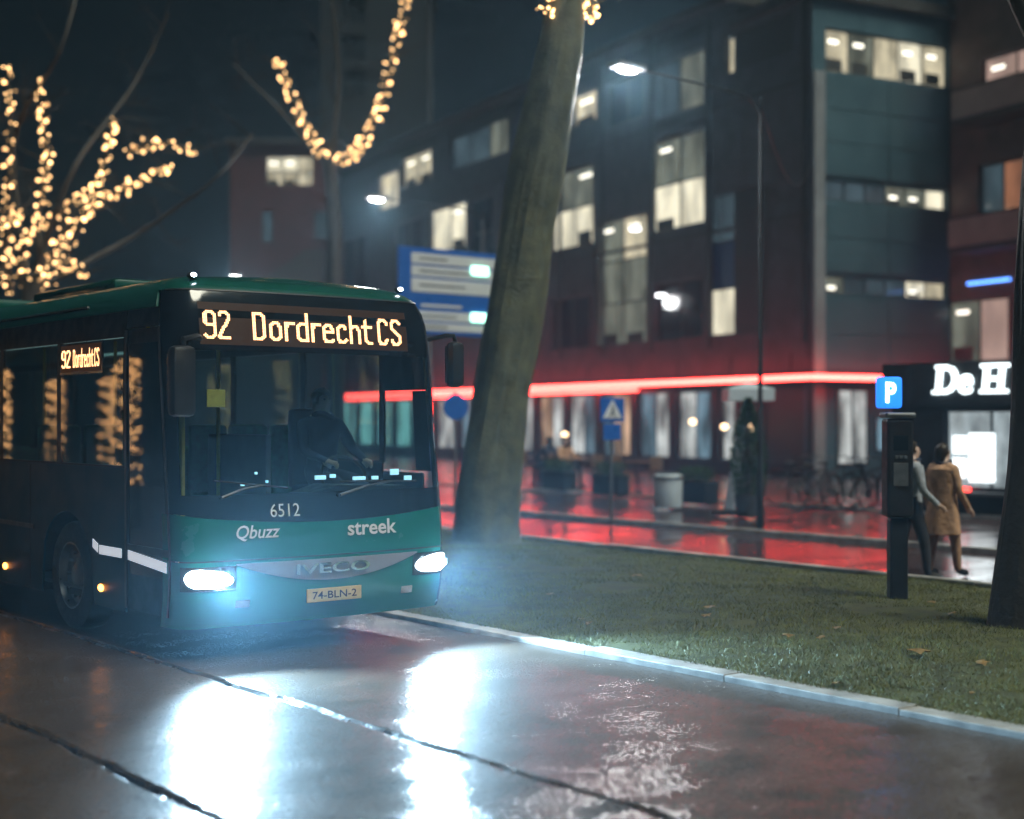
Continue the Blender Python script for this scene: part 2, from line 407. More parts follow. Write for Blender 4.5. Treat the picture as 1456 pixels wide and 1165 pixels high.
kerb_row('far_median_kerb', 13.76, 13.9, 4, 44, .10, 1.0)
kerb_row('cycle_path_kerb', 17.62, 17.74, 6, 44, .085, 1.0)
kerb_row('pavement_kerb', 23.0, 23.12, 10, 50, .13, 1.0)
# the median: a low mound of soil with short wet grass
def mound(x, y):
    u = (x - KX - .15) / (13.76 - KX - .15)
    return .035 + .15*math.sin(math.pi*min(1, max(0, u)))**.8 + .02*vnoise(x, y, .7, 4)
mb = MB(); gx = np.linspace(KX + .17, 13.77, 36); gy = list(np.arange(-4, 45, .35)) + list(np.arange(45, 130, 10))
for y in gy:
    for x in gx: mb.v.append((x, y, mound(x, y)))
for j in range(len(gy)-1):
    for i in range(len(gx)-1):
        a = j*len(gx)+i; mb.f.append((a, a+1, a+len(gx)+1, a+len(gx)))
mb.build('median_ground', M_soil, None, True, kind='structure')
def grass(name, n, ylo, yhi, hmin, hmax, wd, m, xlo=KX+.16, xhi=13.78, edge=False):
    rs = np.random.RandomState(len(name)*7+3)
    x = rs.uniform(xlo, xhi, n); y = ylo + (yhi-ylo)*rs.uniform(0, 1, n)**1.5
    if edge: x = xlo + (xhi-xlo)*rs.uniform(0, 1, n)**2.2
    z = np.array([mound(a, b) for a, b in zip(x, y)]) - .01
    clump = np.array([.62 + .75*(mnoise.noise(Vector((a*1.3, b*1.3, 2.0)))) + .3*mnoise.noise(Vector((a*6, b*6, 5.0))) for a, b in zip(x, y)])
    clump = np.clip(clump, .0, 1.4)
    bare = np.array([mnoise.noise(Vector((a*.9, b*.9, 11.0))) + .5*mnoise.noise(Vector((a*3.1, b*3.1, 3.0))) for a, b in zip(x, y)])
    h = rs.uniform(hmin, hmax, n)*(.5+.6*clump)*np.where(bare < -.42, .12, 1.0); th = rs.uniform(0, 2*math.pi, n)
    lx = rs.normal(0, .6, n)*h; ly = rs.normal(0, .6, n)*h
    dx = np.cos(th)*wd; dy = np.sin(th)*wd
    v = np.empty((n, 3, 3))
    v[:,0] = np.stack([x-dx, y-dy, z], 1); v[:,1] = np.stack([x+dx, y+dy, z], 1); v[:,2] = np.stack([x+lx, y+ly, z+h], 1)
    me = bpy.data.meshes.new(name); me.vertices.add(n*3); me.loops.add(n*3); me.polygons.add(n)
    me.vertices.foreach_set('co', v.reshape(-1)); me.loops.foreach_set('vertex_index', np.arange(n*3, dtype=np.int32))
    me.polygons.foreach_set('loop_start', np.arange(0, n*3, 3, dtype=np.int32)); me.polygons.foreach_set('loop_total', np.full(n, 3, dtype=np.int32))
    me.update(); me.validate(); me.materials.append(m)
    return link(name, me, None)
tag(grass('grass', 260000, 2.0, 34, .022, .055, .0042, M_grass), 'short wet green grass covering the median strip', 'grass', kind='stuff')
tag(grass('dry_grass', 26000, 2.0, 30, .02, .05, .005, M_straw, edge=True, xhi=KX+1.9), 'pale flattened grass along the median kerb', 'grass', kind='stuff')
def leaf_mesh():
    mb = MB(); pts = []
    for k in range(10):
        th = 2*math.pi*k/10; r = .055*(1 if k % 2 == 0 else .55)
        pts.append((r*math.cos(th), r*math.sin(th)*1.2, .008*math.sin(3*th)))
    mb.add(pts + [(0, 0, .012)], [(i, (i+1) % 10, 10) for i in range(10)])
    return mb.mesh('fallen_leaf', M_leaf)
LM = leaf_mesh()
mb = MB(); rs = random.Random(12)
for i in range(50):
    y = 3 + 22*rs.random()**1.3; x = KX + .2 + (abs(rs.gauss(0, 1.0)) if rs.random() < .7 else rs.uniform(0, 5.8))
    if x > 13.6: continue
    th = rs.uniform(0, 6.28); sc_l = rs.uniform(.45, 1.0); tl = rs.uniform(-.4, .4)
    z = mound(x, y) + .018
    mb.add([(x + sc_l*(v_.co.x*math.cos(th) - v_.co.y*math.sin(th)), y + sc_l*(v_.co.x*math.sin(th) + v_.co.y*math.cos(th)), z + sc_l*(v_.co.z + v_.co.x*tl)) for v_ in LM.vertices], [tuple(p_.vertices) for p_ in LM.polygons])
tag(mb.build('leaf_litter', M_leaf), 'scattered wet brown leaves lying in the grass', 'leaves', kind='stuff')
for i, (px, py) in enumerate([(1307, 927), (906, 827), (1120, 905), (1010, 868)]):
    p = ground(px, py, .17)
    o = link('fallen_leaf', LM, None, loc=(p.x, p.y, mound(p.x, p.y) + .05), rz=i*1.3)
    o.scale = (1.6, 1.6, 1.6) if i == 0 else (1.1, 1.1, 1.1)
    tag(o, ['large fallen brown leaf on the grass in front of the black parking post', 'small fallen leaf on the far side of the grass before the leaning tree', 'small fallen leaf in the middle of the grass below the parked bicycles', 'small fallen leaf in the middle of the grass below the pale bin'][i], 'leaf')

# ------------------------------------------------------------------ bus
BUS = thing('city_bus', 'dark green city bus with lit headlights and amber destination display on the wet road', 'bus', (6.14, 10.0, 0))
def interp(z, tab):
    for (a, fa), (b, fb) in zip(tab, tab[1:]):
        if z <= b:
            t = (z-a)/(b-a); t = max(0, min(1, t)); return fa + (fb-fa)*t
    return tab[-1][1]
WZ = [(0, 1.262), (.5, 1.275), (2.45, 1.275), (2.7, 1.262), (2.82, 1.235), (2.92, 1.19), (2.99, 1.12), (3.04, 1.02)]
FY = [(.2, .09), (.3, .05), (.45, .015), (.7, 0), (1.0, .012), (1.25, .045), (2.4, .19), (2.75, .235), (2.88, .275), (2.95, .32), (3.0, .40), (3.04, .52)]
RC = .22
def S(s, z, off=0.0):
    wz = interp(z, WZ); fy = interp(z, FY); wf = wz - RC; a = abs(s); sg = 1 if s >= 0 else -1
    if a <= wf:
        x, y = a, fy + .06*(a/wf)**2; nx, ny = .12*a/wf/wf*.5, -1
    elif a <= wf + RC*math.pi/2:
        th = (a-wf)/RC; x, y = wf + RC*math.sin(th), fy + .06 + RC - RC*math.cos(th); nx, ny = math.sin(th), -math.cos(th)
    else:
        L = a - wf - RC*math.pi/2; x, y = wz, .28 + fy*max(0, 1 - L/.9) + L; nx, ny = 1, 0
    l = math.hypot(nx, ny)
    return Vector((sg*(x + off*nx/l), y + off*ny/l, z))
def sy(y): return y + 1.1206            # |s| of a point on the flank at local y (y > 1.2)
def patch(name, s0, s1, zlo, zhi, m, parent=BUS, ns=None, nz=4, off=0.0, thick=.02, smooth=True, label=None):
    zl = zlo if callable(zlo) else (lambda s: zlo); zh = zhi if callable(zhi) else (lambda s: zhi)
    if ns is None: ns = max(2, int(abs(s1-s0)/.09))
    ss = [s0 + (s1-s0)*i/ns for i in range(ns+1)]
    mb = MB(); W = nz+1
    for o_ in (off, off - thick):
        for s in ss:
            for j in range(W): mb.v.append(tuple(S(s, zl(s) + (zh(s)-zl(s))*j/nz, o_)))
    B = (ns+1)*W
    for i in range(ns):
        for j in range(nz):
            a = i*W+j; mb.f += [(a, a+W, a+W+1, a+1), (B+a, B+a+1, B+a+W+1, B+a+W)]
    for i in range(ns):
        for j in (0, nz):
            a = i*W+j; mb.f.append((a, a+W, B+a+W, B+a))
    for j in range(nz):
        for i in (0, ns):
            a = i*W+j; mb.f.append((a, a+1, B+a+1, B+a))
    o = mb.build(name, m, parent, smooth)
    if label: o['label'] = label
    return o
def front_text(name, body, s0, s1, zc, h, m, parent=BUS, off=.004, thick=0.0, **k):
    v, f = fit_text(body, s1-s0, h, **k); sc_ = (s0+s1)/2
    mb = MB()
    mb.add([S(sc_ + p[0], zc + p[1], off + (p[2] if thick else 0)) for p in v], f)
    return mb.build(name, m, parent)
# --- front
lower = patch('front_bumper', -1.55, 1.55, .25, .77, M_green, ns=44, nz=8)
def gbot(s): return .575 + .165*min(1, (abs(s - .02)/.86))**2
gr = patch('grille_strip', -.84, .88, gbot, .748, M_greyp, ns=30, nz=3, off=.012, thick=.02, label='grey curved strip with raised chrome letters')
v, f = fit_text('IVECO', .70, .085, bold=.02, extrude=.012)
mb = MB(); mb.add([S(.015 + p[0], .675 + p[1], .024 + p[2]*.6) for p in v], f); mb.build('badge_letters', M_chrome, gr)
patch('front_panel', -1.55, 1.55, .78, lambda s: 1.05 + .09*(s/1.3)**2 if abs(s) < 1.3 else 1.14, M_green, ns=40)
patch('dark_band', -1.40, 1.40, lambda s: 1.055 + .09*(s/1.3)**2 if abs(s) < 1.3 else 1.145, 1.29, M_black, ns=40, off=.002)
patch('panel_seam', -1.3, 1.3, .770, .7795, M_rub, ns=36, nz=1, off=.003)
front_text('fleet_number', '6512', -.54, -.28, 1.155, .105, M_white, off=.012)
front_text('operator_name', 'Qbuzz', -.84, -.465, .985, .125, M_white, shear=.25, bold=.012, off=.012)
front_text('line_name', 'streek', .16, .66, .985, .125, M_white, bold=.02, off=.012)
pl = MB().box(-.26, .26, -.012, 0, -.055, .055, bev=.005).build('license_plate', M_plate, BUS, loc=(.02, -.012, .455))
v, f = fit_text('74-BLN-2', .42, .062, bold=.012)
MB().add([(p[0], -.0145, p[1]) for p in v], f).build('plate_lettering', M_ink, pl)
for sg in (-1, 1):
    a, b = sorted((sg*.84, sg*1.29))
    hl = patch('headlight', a, b, .545, .735, M_black, ns=8, nz=2, off=.006, thick=.03)
    a, b = sorted((sg*.875, sg*1.245))
    def hz2(s, k, sg=sg):
        t_ = max(-1, min(1, (abs(s) - 1.06)/.185)); return .638 + .012*t_ + k*(.068 + .012*t_)*max(.02, (1 - abs(t_)**3.2))**.5
    patch('headlight_lens', a, b, lambda s: hz2(s, -1), lambda s: hz2(s, 1), E_head, hl, ns=22, nz=3, off=.020, thick=.014)
    for cs in (.955, 1.15):
        c_ = S(sg*cs, .642, .022); MB().lathe([(.058, 0), (.064, -.010), (.050, -.016)], 18, axis='Y', cap=False).build('lamp_ring', M_chrome, hl, True, loc=c_)
    c = S(sg*1.02, .64)
    ld = bpy.data.lights.new('headlight_beam', 'SPOT'); ld.energy = 2150; ld.spot_size = R_(86); ld.spot_blend = 1.0
    ld.color = (.45, .76, 1.0); ld.shadow_soft_size = .07
    lo = bpy.data.objects.new('headlight_beam', ld); col.objects.link(lo); lo.parent = hl
    lo.location = (c.x, c.y - .06, .64); lo.rotation_euler = (R_(90 - 11), 0, R_(180))
    # daytime strip and a fog-lamp pod below
    a, b = sorted((sg*.72, sg*.84))
    patch('fog_lamp', a, b, .40, .46, M_chrome, ns=3, nz=1, off=.006)
# --- windscreen, pillars, destination sign
patch('windscreen', -1.27, 1.27, 1.29, 2.43, M_glass, ns=40, nz=12, thick=.012)
for sg in (-1, 1):
    a, b = sorted((sg*1.27, sg*1.40)); patch('front_pillar', a, b, 1.29, 2.92, M_black, ns=5, nz=12)
sgn = patch('destination_sign', -1.27, 1.27, 2.43, 2.915, M_black, ns=36, nz=5)
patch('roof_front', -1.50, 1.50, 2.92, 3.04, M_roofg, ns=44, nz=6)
patch('roof_lip', -1.3, 1.3, 2.912, 2.924, M_plas, ns=36, nz=1, off=.006)
GL = {
'9': (6,[[(.6,2.2),(1.6,1),(4,1),(5.2,2.5),(5.2,13),(4,14.2),(2,14.2),(.8,13),(.8,8.5),(2,7.3),(5.2,7.3)]]),
'2': (6,[[(.8,12.4),(2,14.2),(4,14.2),(5.2,13),(5.2,10.4),(.8,2.4),(.8,1),(5.4,1)]]),
'D': (6.4,[[(1,1),(1,14.2),(4,14.2),(5.5,12.7),(5.5,2.5),(4,1),(1,1)]]),
'o': (6,[[(1,2.6),(1,8),(2.3,9.6),(4,9.6),(5.2,8),(5.2,2.6),(4,1),(2.3,1),(1,2.6)]]),
'r': (4.6,[[(1,1),(1,9.6)],[(1,7.6),(2.4,9.6),(4.4,9.6)]]),
'd': (6,[[(1,2.6),(1,8),(2.3,9.6),(5.2,9.6)],[(5.2,15),(5.2,1),(2.3,1),(1,2.6)]]),
'e': (6,[[(5.2,1.6),(4,1),(2.2,1),(1,2.5),(1,8),(2.2,9.6),(4,9.6),(5.2,8),(5.2,6),(1,6)]]),
'c': (5.6,[[(5,2.4),(4,1),(2.2,1),(1,2.5),(1,8),(2.2,9.6),(4,9.6),(5,8.2)]]),
'h': (6,[[(1,1),(1,15)],[(1,8),(2.4,9.6),(4,9.6),(5.2,8),(5.2,1)]]),
't': (4.8,[[(2,13),(2,2.4),(3,1),(4.4,1)],[(.4,9.6),(4.4,9.6)]]),
'C': (6.2,[[(5.4,3.2),(4.2,1),(2.2,1),(1,2.5),(1,12.7),(2.2,14.2),(4.2,14.2),(5.4,12)]]),
'S': (6.2,[[(.8,3.2),(2,1),(4.2,1),(5.4,2.6),(5.4,5.3),(1,9.6),(1,12.7),(2.2,14.2),(4.2,14.2),(5.4,12.3)]]),
' ': (1.2,[])}
def segd(px, py, a, b):
    dx, dy = b[0]-a[0], b[1]-a[1]; L = dx*dx+dy*dy
    t = 0 if L == 0 else max(0, min(1, ((px-a[0])*dx+(py-a[1])*dy)/L))
    return math.hypot(px-a[0]-t*dx, py-a[1]-t*dy)
def led_text(body, s0, s1, z0, h, parent, dot=.36, name='led_character', off=.006):
    tot = sum(GL[c][0] + .9 for c in body) - .9
    ku = (s1-s0)/tot; kz = h/15.5; x = 0
    for c in body:
        wd, ln = GL[c]; mb = MB()
        for i in np.arange(0, wd + .9, .72):
            for j in np.arange(0, 16.2, .72):
                if any(segd(i, j, a, b) <= .80 for pl_ in ln for a, b in zip(pl_, pl_[1:])):
                    o = len(mb.v)
                    for k in range(6):
                        th = k*math.pi/3
                        mb.v.append(tuple(S(s0 + (x+i)*ku + math.cos(th)*dot*ku, z0 + j*kz + math.sin(th)*dot*kz, off)))
                    mb.f.append(tuple(range(o, o+6)))
        x += wd + .9
        if mb.v: mb.build(name, E_led, parent)
patch('led_panel', -1.04, .93, 2.475, 2.815, E_ledglow, sgn, ns=26, nz=2, off=.0035, thick=.003)
led_text('92', -1.005, -.785, 2.515, .245, sgn)
led_text('Dordrecht CS', -.60, .865, 2.515, .245, sgn)
# --- flanks: skirts, windows, doors, roof edge
REAR = 12.0
def arch(s, base=.29):
    y = abs(s) - 1.1206
    z = base
    for cyw in (2.42, 8.6):
        d = abs(y - cyw)
        if d < .60: z = max(z, .48 + math.sqrt(max(0, .60**2 - d*d)) * .97)
    return z
for sg in (-1, 1):
    def pp(name, y0, y1, zl, zh, m, parent=BUS, **k):
        a, b = sorted((sg*(sy(y0) if y0 > .9 else y0), sg*sy(y1)))
        return patch(name, a, b, zl, zh, m, parent, **k)
    if sg < 0:   # door side
        D0, D1 = 1.42, sy(1.12)
        dr = patch('door', -D1, -D0, .33, 2.62, M_mblack, ns=8, nz=14, off=-.012, thick=.03)
        patch('door_glass', -D1+.07, -D0-.06, .62, 2.50, M_sglass, dr, ns=6, nz=12, off=-.004, thick=.006)
        patch('door_edge', -D1-.02, -D1+.02, .33, 2.62, M_plas, dr, ns=1, nz=12, off=.008)
        patch('door_edge', -D0-.015, -D0+.015, .33, 2.62, M_plas, dr, ns=1, nz=12, off=.008)
        patch('door_rail', -D1+.02, -D0-.02, .80, .86, M_plas, dr, ns=6, nz=1, off=.002)
        patch('glow_strip', -D1+.05, -D0-.05, lambda s: .735 - .06*(s+D1)/(D1-D0), lambda s: .815 - .06*(s+D1)/(D1-D0), E_strip, dr, ns=6, nz=1, off=.010, thick=.004)
        patch('glow_strip', -sy(1.66), -sy(1.20), .735, .812, E_strip, BUS, ns=4, nz=1, off=.010, thick=.004)
        patch('glow_strip', -sy(1.80), -sy(1.69), lambda s: .745 - .35*(s+sy(1.69)), lambda s: .82 - .35*(s+sy(1.69)), E_strip, BUS, ns=2, nz=1, off=.010, thick=.004)
        patch('door_header', -D1, -D0, 2.63, 2.78, M_mblack, ns=8, nz=2)
        y_first = 1.14
    else:
        patch('side_window', sg*1.66, sg*sy(1.12), 1.42, 2.14, M_sglass, ns=8, nz=8, thick=.01)
        patch('cab_side_panel', sg*1.41, sg*1.655, 1.42, 2.14, M_mblack, ns=4, nz=6)
        patch('side_panel', 1.56, sy(1.12), .29, 1.40, M_dgreen, ns=8, nz=6)
        patch('window_header', 1.41, sy(1.12), 2.145, 2.78, M_mblack, ns=8, nz=2)
        y_first = 1.14
    a, b = sorted((sg*sy(y_first), sg*sy(REAR)))
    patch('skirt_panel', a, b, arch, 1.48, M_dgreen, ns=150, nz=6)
    for y in (1.9, 3.3, 4.4, 5.5, 6.6, 7.7, 9.5, 10.6):
        a, b = sorted((sg*(sy(y)-.006), sg*(sy(y)+.006)))
        if arch(sy(y)) < .4: patch('panel_seam', a, b, .33, 1.46, M_rub, ns=1, nz=4, off=.003, thick=.004)
    a, b = sorted((sg*sy(3.2), sg*sy(7.9))); patch('rub_rail', a, b, .86, .90, M_plas, ns=24, nz=1, off=.010)
    a, b = sorted((sg*sy(y_first), sg*sy(REAR))); patch('window_seal', a, b, 1.481, 1.497, M_rub, ns=40, nz=1, off=.005)
    yy = y_first
    for k, wd in enumerate([1.45, 1.5, 1.5, 1.5, 1.5, 1.5, 1.6]):
        a, b = sorted((sg*sy(yy+.05), sg*sy(min(REAR-.05, yy+wd-.05))))
        wn = patch('side_window', a, b, 1.50, 2.56, M_sglass, ns=6, nz=6, thick=.01)
        a, b = sorted((sg*sy(yy-.045), sg*sy(yy+.045)))
        patch('window_pillar', a, b, 1.485, 2.565, M_mblack, ns=1, nz=6, off=-.002)
        yy += wd
    a, b = sorted((sg*sy(y_first), sg*sy(REAR)))
    patch('window_header', a, b, 2.565, 2.78, M_mblack, ns=40, nz=2, off=-.001)
    a, b = sorted((sg*1.50, sg*sy(REAR)))
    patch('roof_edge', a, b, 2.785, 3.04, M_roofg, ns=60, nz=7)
    a, b = sorted((sg*sy(2.0), sg*sy(REAR)))
    patch('drip_rail', a, b, 2.86, 2.875, M_plas, ns=30, nz=1, off=.012)
    for y in (1.62, 3.95, 6.2, 10.2):
        p = S(sg*sy(y), .45)
        MB().ell((0, 0, 0), (.016, .055, .032), 10, 6).build('marker_lamp', E_mark, BUS, True, loc=(p.x + sg*.012, p.y, .45))
    for y in (2.42, 8.6):
        x = sg*1.10
        wl = MB().lathe([(.30,-.13),(.44,-.135),(.475,-.11),(.485,-.06),(.485,.06),(.475,.11),(.44,.135),(.30,.13)], 32, axis='X', cap=False).build('wheel', M_rub, BUS, True, loc=(x, y, .485))
        MB().lathe([(.04,.06*sg),(.15,.05*sg),(.17,.02*sg),(.27,.03*sg),(.30,.10*sg),(.305,.125*sg),(.285,.13*sg),(.26,.06*sg),(.16,.045*sg),(.10,.085*sg)], 28, axis='X').build('rim', M_rim, wl, True)
        for k in range(10):
            th = 2*math.pi*k/10
            MB().lathe([(.016, .04*sg), (.016, .085*sg)], 6, c=(0, .205*math.cos(th), .205*math.sin(th)), axis='X').build('wheel_nut', M_rim, wl)
        n = 20; mb = MB()
        for k in range(n+1):
            th = math.pi*k/n
            for xx in (.60, 1.24): mb.v.append((sg*xx, y + .63*math.cos(th), .47 + .63*math.sin(th)))
        for k in range(n): mb.f.append((2*k, 2*k+1, 2*k+3, 2*k+2))
        mb.build('wheel_arch', M_rub, BUS)
# side display
sd_ = patch('side_display', -sy(2.56), -sy(1.60), 2.28, 2.56, M_black, ns=6, nz=2, off=.004, thick=.012)
patch('led_panel', -sy(2.53), -sy(1.63), 2.30, 2.54, E_ledglow, sd_, ns=6, nz=2, off=.0065, thick=.002)
led_text('92', -sy(2.50), -sy(2.30), 2.335, .17, sd_, dot=.42, off=.009)
led_text('Dordrecht CS', -sy(2.24), -sy(1.66), 2.335, .17, sd_, dot=.42, off=.009)
# roof lid, roof pods, rear, underbody
mb = MB(); yy0 = S(0, 3.04).y
pts = [S(s, 3.04) for s in np.linspace(-sy(REAR)+.25, sy(REAR)-.25, 160)]
mid = [Vector((p.x*.0, p.y, 3.085)) for p in pts]
for k in range(5):
    t = k/4
    for p in pts: mb.v.append((p.x*(1-t), p.y + (.0 if p.y > 1 else .25*t), 3.04 + .055*math.sin(t*math.pi/2)))
for k in range(4):
    for i in range(159):
        a = k*160+i; mb.f.append((a, a+1, a+161, a+160))
mb.build('roof', M_roofg, BUS, True)
MB().box(-.75, .75, 2.6, 4.7, 3.07, 3.20, bev=.05).build('roof_unit', M_roofg, BUS, True)
MB().box(-.8, .8, 6.4, 9.4, 3.07, 3.27, bev=.06).build('roof_unit', M_roofg, BUS, True)
MB().box(-1.26, 1.26, REAR-.02, REAR+.06, .3, 3.04, bev=.02).build('rear_wall', M_dgreen, BUS)
MB().box(-1.18, 1.18, .45, REAR, .30, .36).build('underbody', M_rub, BUS)
for s in (-1.0, 1.02):
    p = S(s, 3.0)
    b_ = MB().ell((0, 0, 0), (.05, .035, .028), 10, 6).build('clearance_lamp', M_plas, BUS, True, loc=(p.x, p.y, 3.035))
    MB().ell((0, -.02, .004), (.028, .02, .018), 10, 6).build('lamp_lens', E_roof, b_, True)
# wipers
for (s0, z0, s1, z1, s2, z2) in ((-.95, 1.27, -.60, 1.36, -.95, 1.40), (.10, 1.26, .62, 1.36, .18, 1.37), ):
    pa, pb = S(s0, z0, .03), S(s1, z1, .035)
    wp = MB().tube([pa, S((s0+s1)/2, (z0+z1)/2 + .02, .045), pb], [.014, .010, .008], 6).build('wiper', M_plas, BUS)
    MB().tube([S(s1 + (s2-s1)*t - .02, z1 + (z2-z1)*t, .018) for t in np.linspace(-.7, 1.1, 9)], .008, 5).build('wiper_blade', M_rub, wp)
# mirrors
mr_ = MB().tube([(-1.16, .16, 2.52), (-1.22, -.10, 2.50), (-1.36, -.34, 2.50), (-1.50, -.40, 2.47), (-1.50, -.40, 2.38)], [.022, .022, .022, .022, .02], 8).build('mirror', M_plas, BUS, True)
MB().box(-1.61, -1.42, -.47, -.33, 1.90, 2.42, bev=.045).build('mirror_housing', M_plas, mr_, True)
MB().box(-1.595, -1.435, -.329, -.322, 1.96, 2.36).build('mirror_glass', M_chrome, mr_)
mr_ = MB().tube([(1.10, .17, 2.58), (1.15, -.02, 2.61), (1.20, -.06, 2.61), (1.235, -.04, 2.55)], .02, 8).build('mirror', M_plas, BUS, True)
MB().box(1.165, 1.305, -.10, .03, 2.16, 2.56, bev=.045).build('mirror_housing', M_plas, mr_, True)
MB().box(1.18, 1.29, .031, .037, 2.20, 2.52).build('mirror_glass', M_chrome, mr_)
# interior
MB().box(-1.2, 1.2, .35, REAR-.1, .37, .40).build('cabin_floor', M_int, BUS)
MB().box(-1.15, 1.15, .75, REAR-.1, 2.66, 2.70).build('cabin_ceiling', M_int, BUS)
mb = MB(); mb.prism([(-.95, 1.02), (1.15, 1.02), (1.15, 1.26), (.9, 1.31), (.2, 1.33), (-.1, 1.24), (-.95, 1.20)], .22, .62)
mb.build('dashboard', M_plas, BUS)
E_dash = emit('dash_display', (.55, .85, 1.0), 1.3)
for (x_, w_, z_, h_) in ((.02, .10, 1.40, .035), (.14, .05, 1.41, .03), (.40, .12, 1.385, .03), (.56, .06, 1.385, .03), (.76, .08, 1.43, .05), (.90, .07, 1.37, .05), (-.58, .02, 1.45, .02), (-.48, .02, 1.38, .02), (-.70, .03, 1.36, .02)):
    MB().box(x_-w_/2, x_+w_/2, .19, .215, z_-h_/2, z_+h_/2, bev=.004).build('dash_display', E_dash, BUS)
MB().tube([(.54 + .23*math.cos(t), .66 + .09*math.sin(t), 1.36 + .20*math.sin(t)) for t in np.linspace(0, 2*math.pi, 25)], .015, 6, cap=False).build('steering_wheel', M_plas, BUS, True)
MB().box(-.10, -.05, .9, 2.0, .4, 1.75, bev=.01).build('driver_partition', M_int, BUS)
dp = MB().box(.02, 1.1, .75, 1.9, .4, .86).build('driver_platform', M_int, BUS)
def bus_seat(x, y, z, m, hi=1.0):
    s_ = MB().box(x-.21, x+.21, y-.22, y+.22, z+.40, z+.50, bev=.04).build('seat', m, BUS, True)
    MB().box(x-.21, x+.21, y+.19, y+.29, z+.46, z+1.18*hi, bev=.045).build('seat_back', m, s_, True)
    MB().box(x-.04, x+.04, y-.05, y+.05, z-.0, z+.41).build('seat_leg', M_metal, s_)
bus_seat(.54, 1.02, .80, M_navy, 1.0)
for y in (2.2, 3.05, 3.9, 4.75, 5.6, 6.45):
    for x in (-1.0, -.55, .55, 1.0):
        if y < 2.5 and x < 0: continue
        bus_seat(x, y, .40 + (.25 if y < 3.2 else 0), M_seat)
bus_seat(-.72, 1.75, .62, M_seat, 1.15)
for (x, y) in ((-.35, 1.3), (-.35, 3.5), (.35, 3.5), (-.35, 5.4), (-1.05, 1.2), (-.95, .75)):
    MB().tube([(x, y, .4), (x, y, 2.66)], .017, 8).build('grab_pole', M_card, BUS, True)
cd = MB().box(-.96, -.80, .30, .308, 1.98, 2.12, bev=.003).build('route_card', M_card, BUS)
for x in (-.7, .7):
    MB().box(x-.06, x+.06, 2.4, 7.0, 2.645, 2.66).build('cabin_fill_strip', emit('cabin_fill', (.55, .85, .80), .45, sample=False) if 'cabin_fill' not in MATS else MATS['cabin_fill'], BUS)  # glowing strips added to make the cabin interior faintly visible

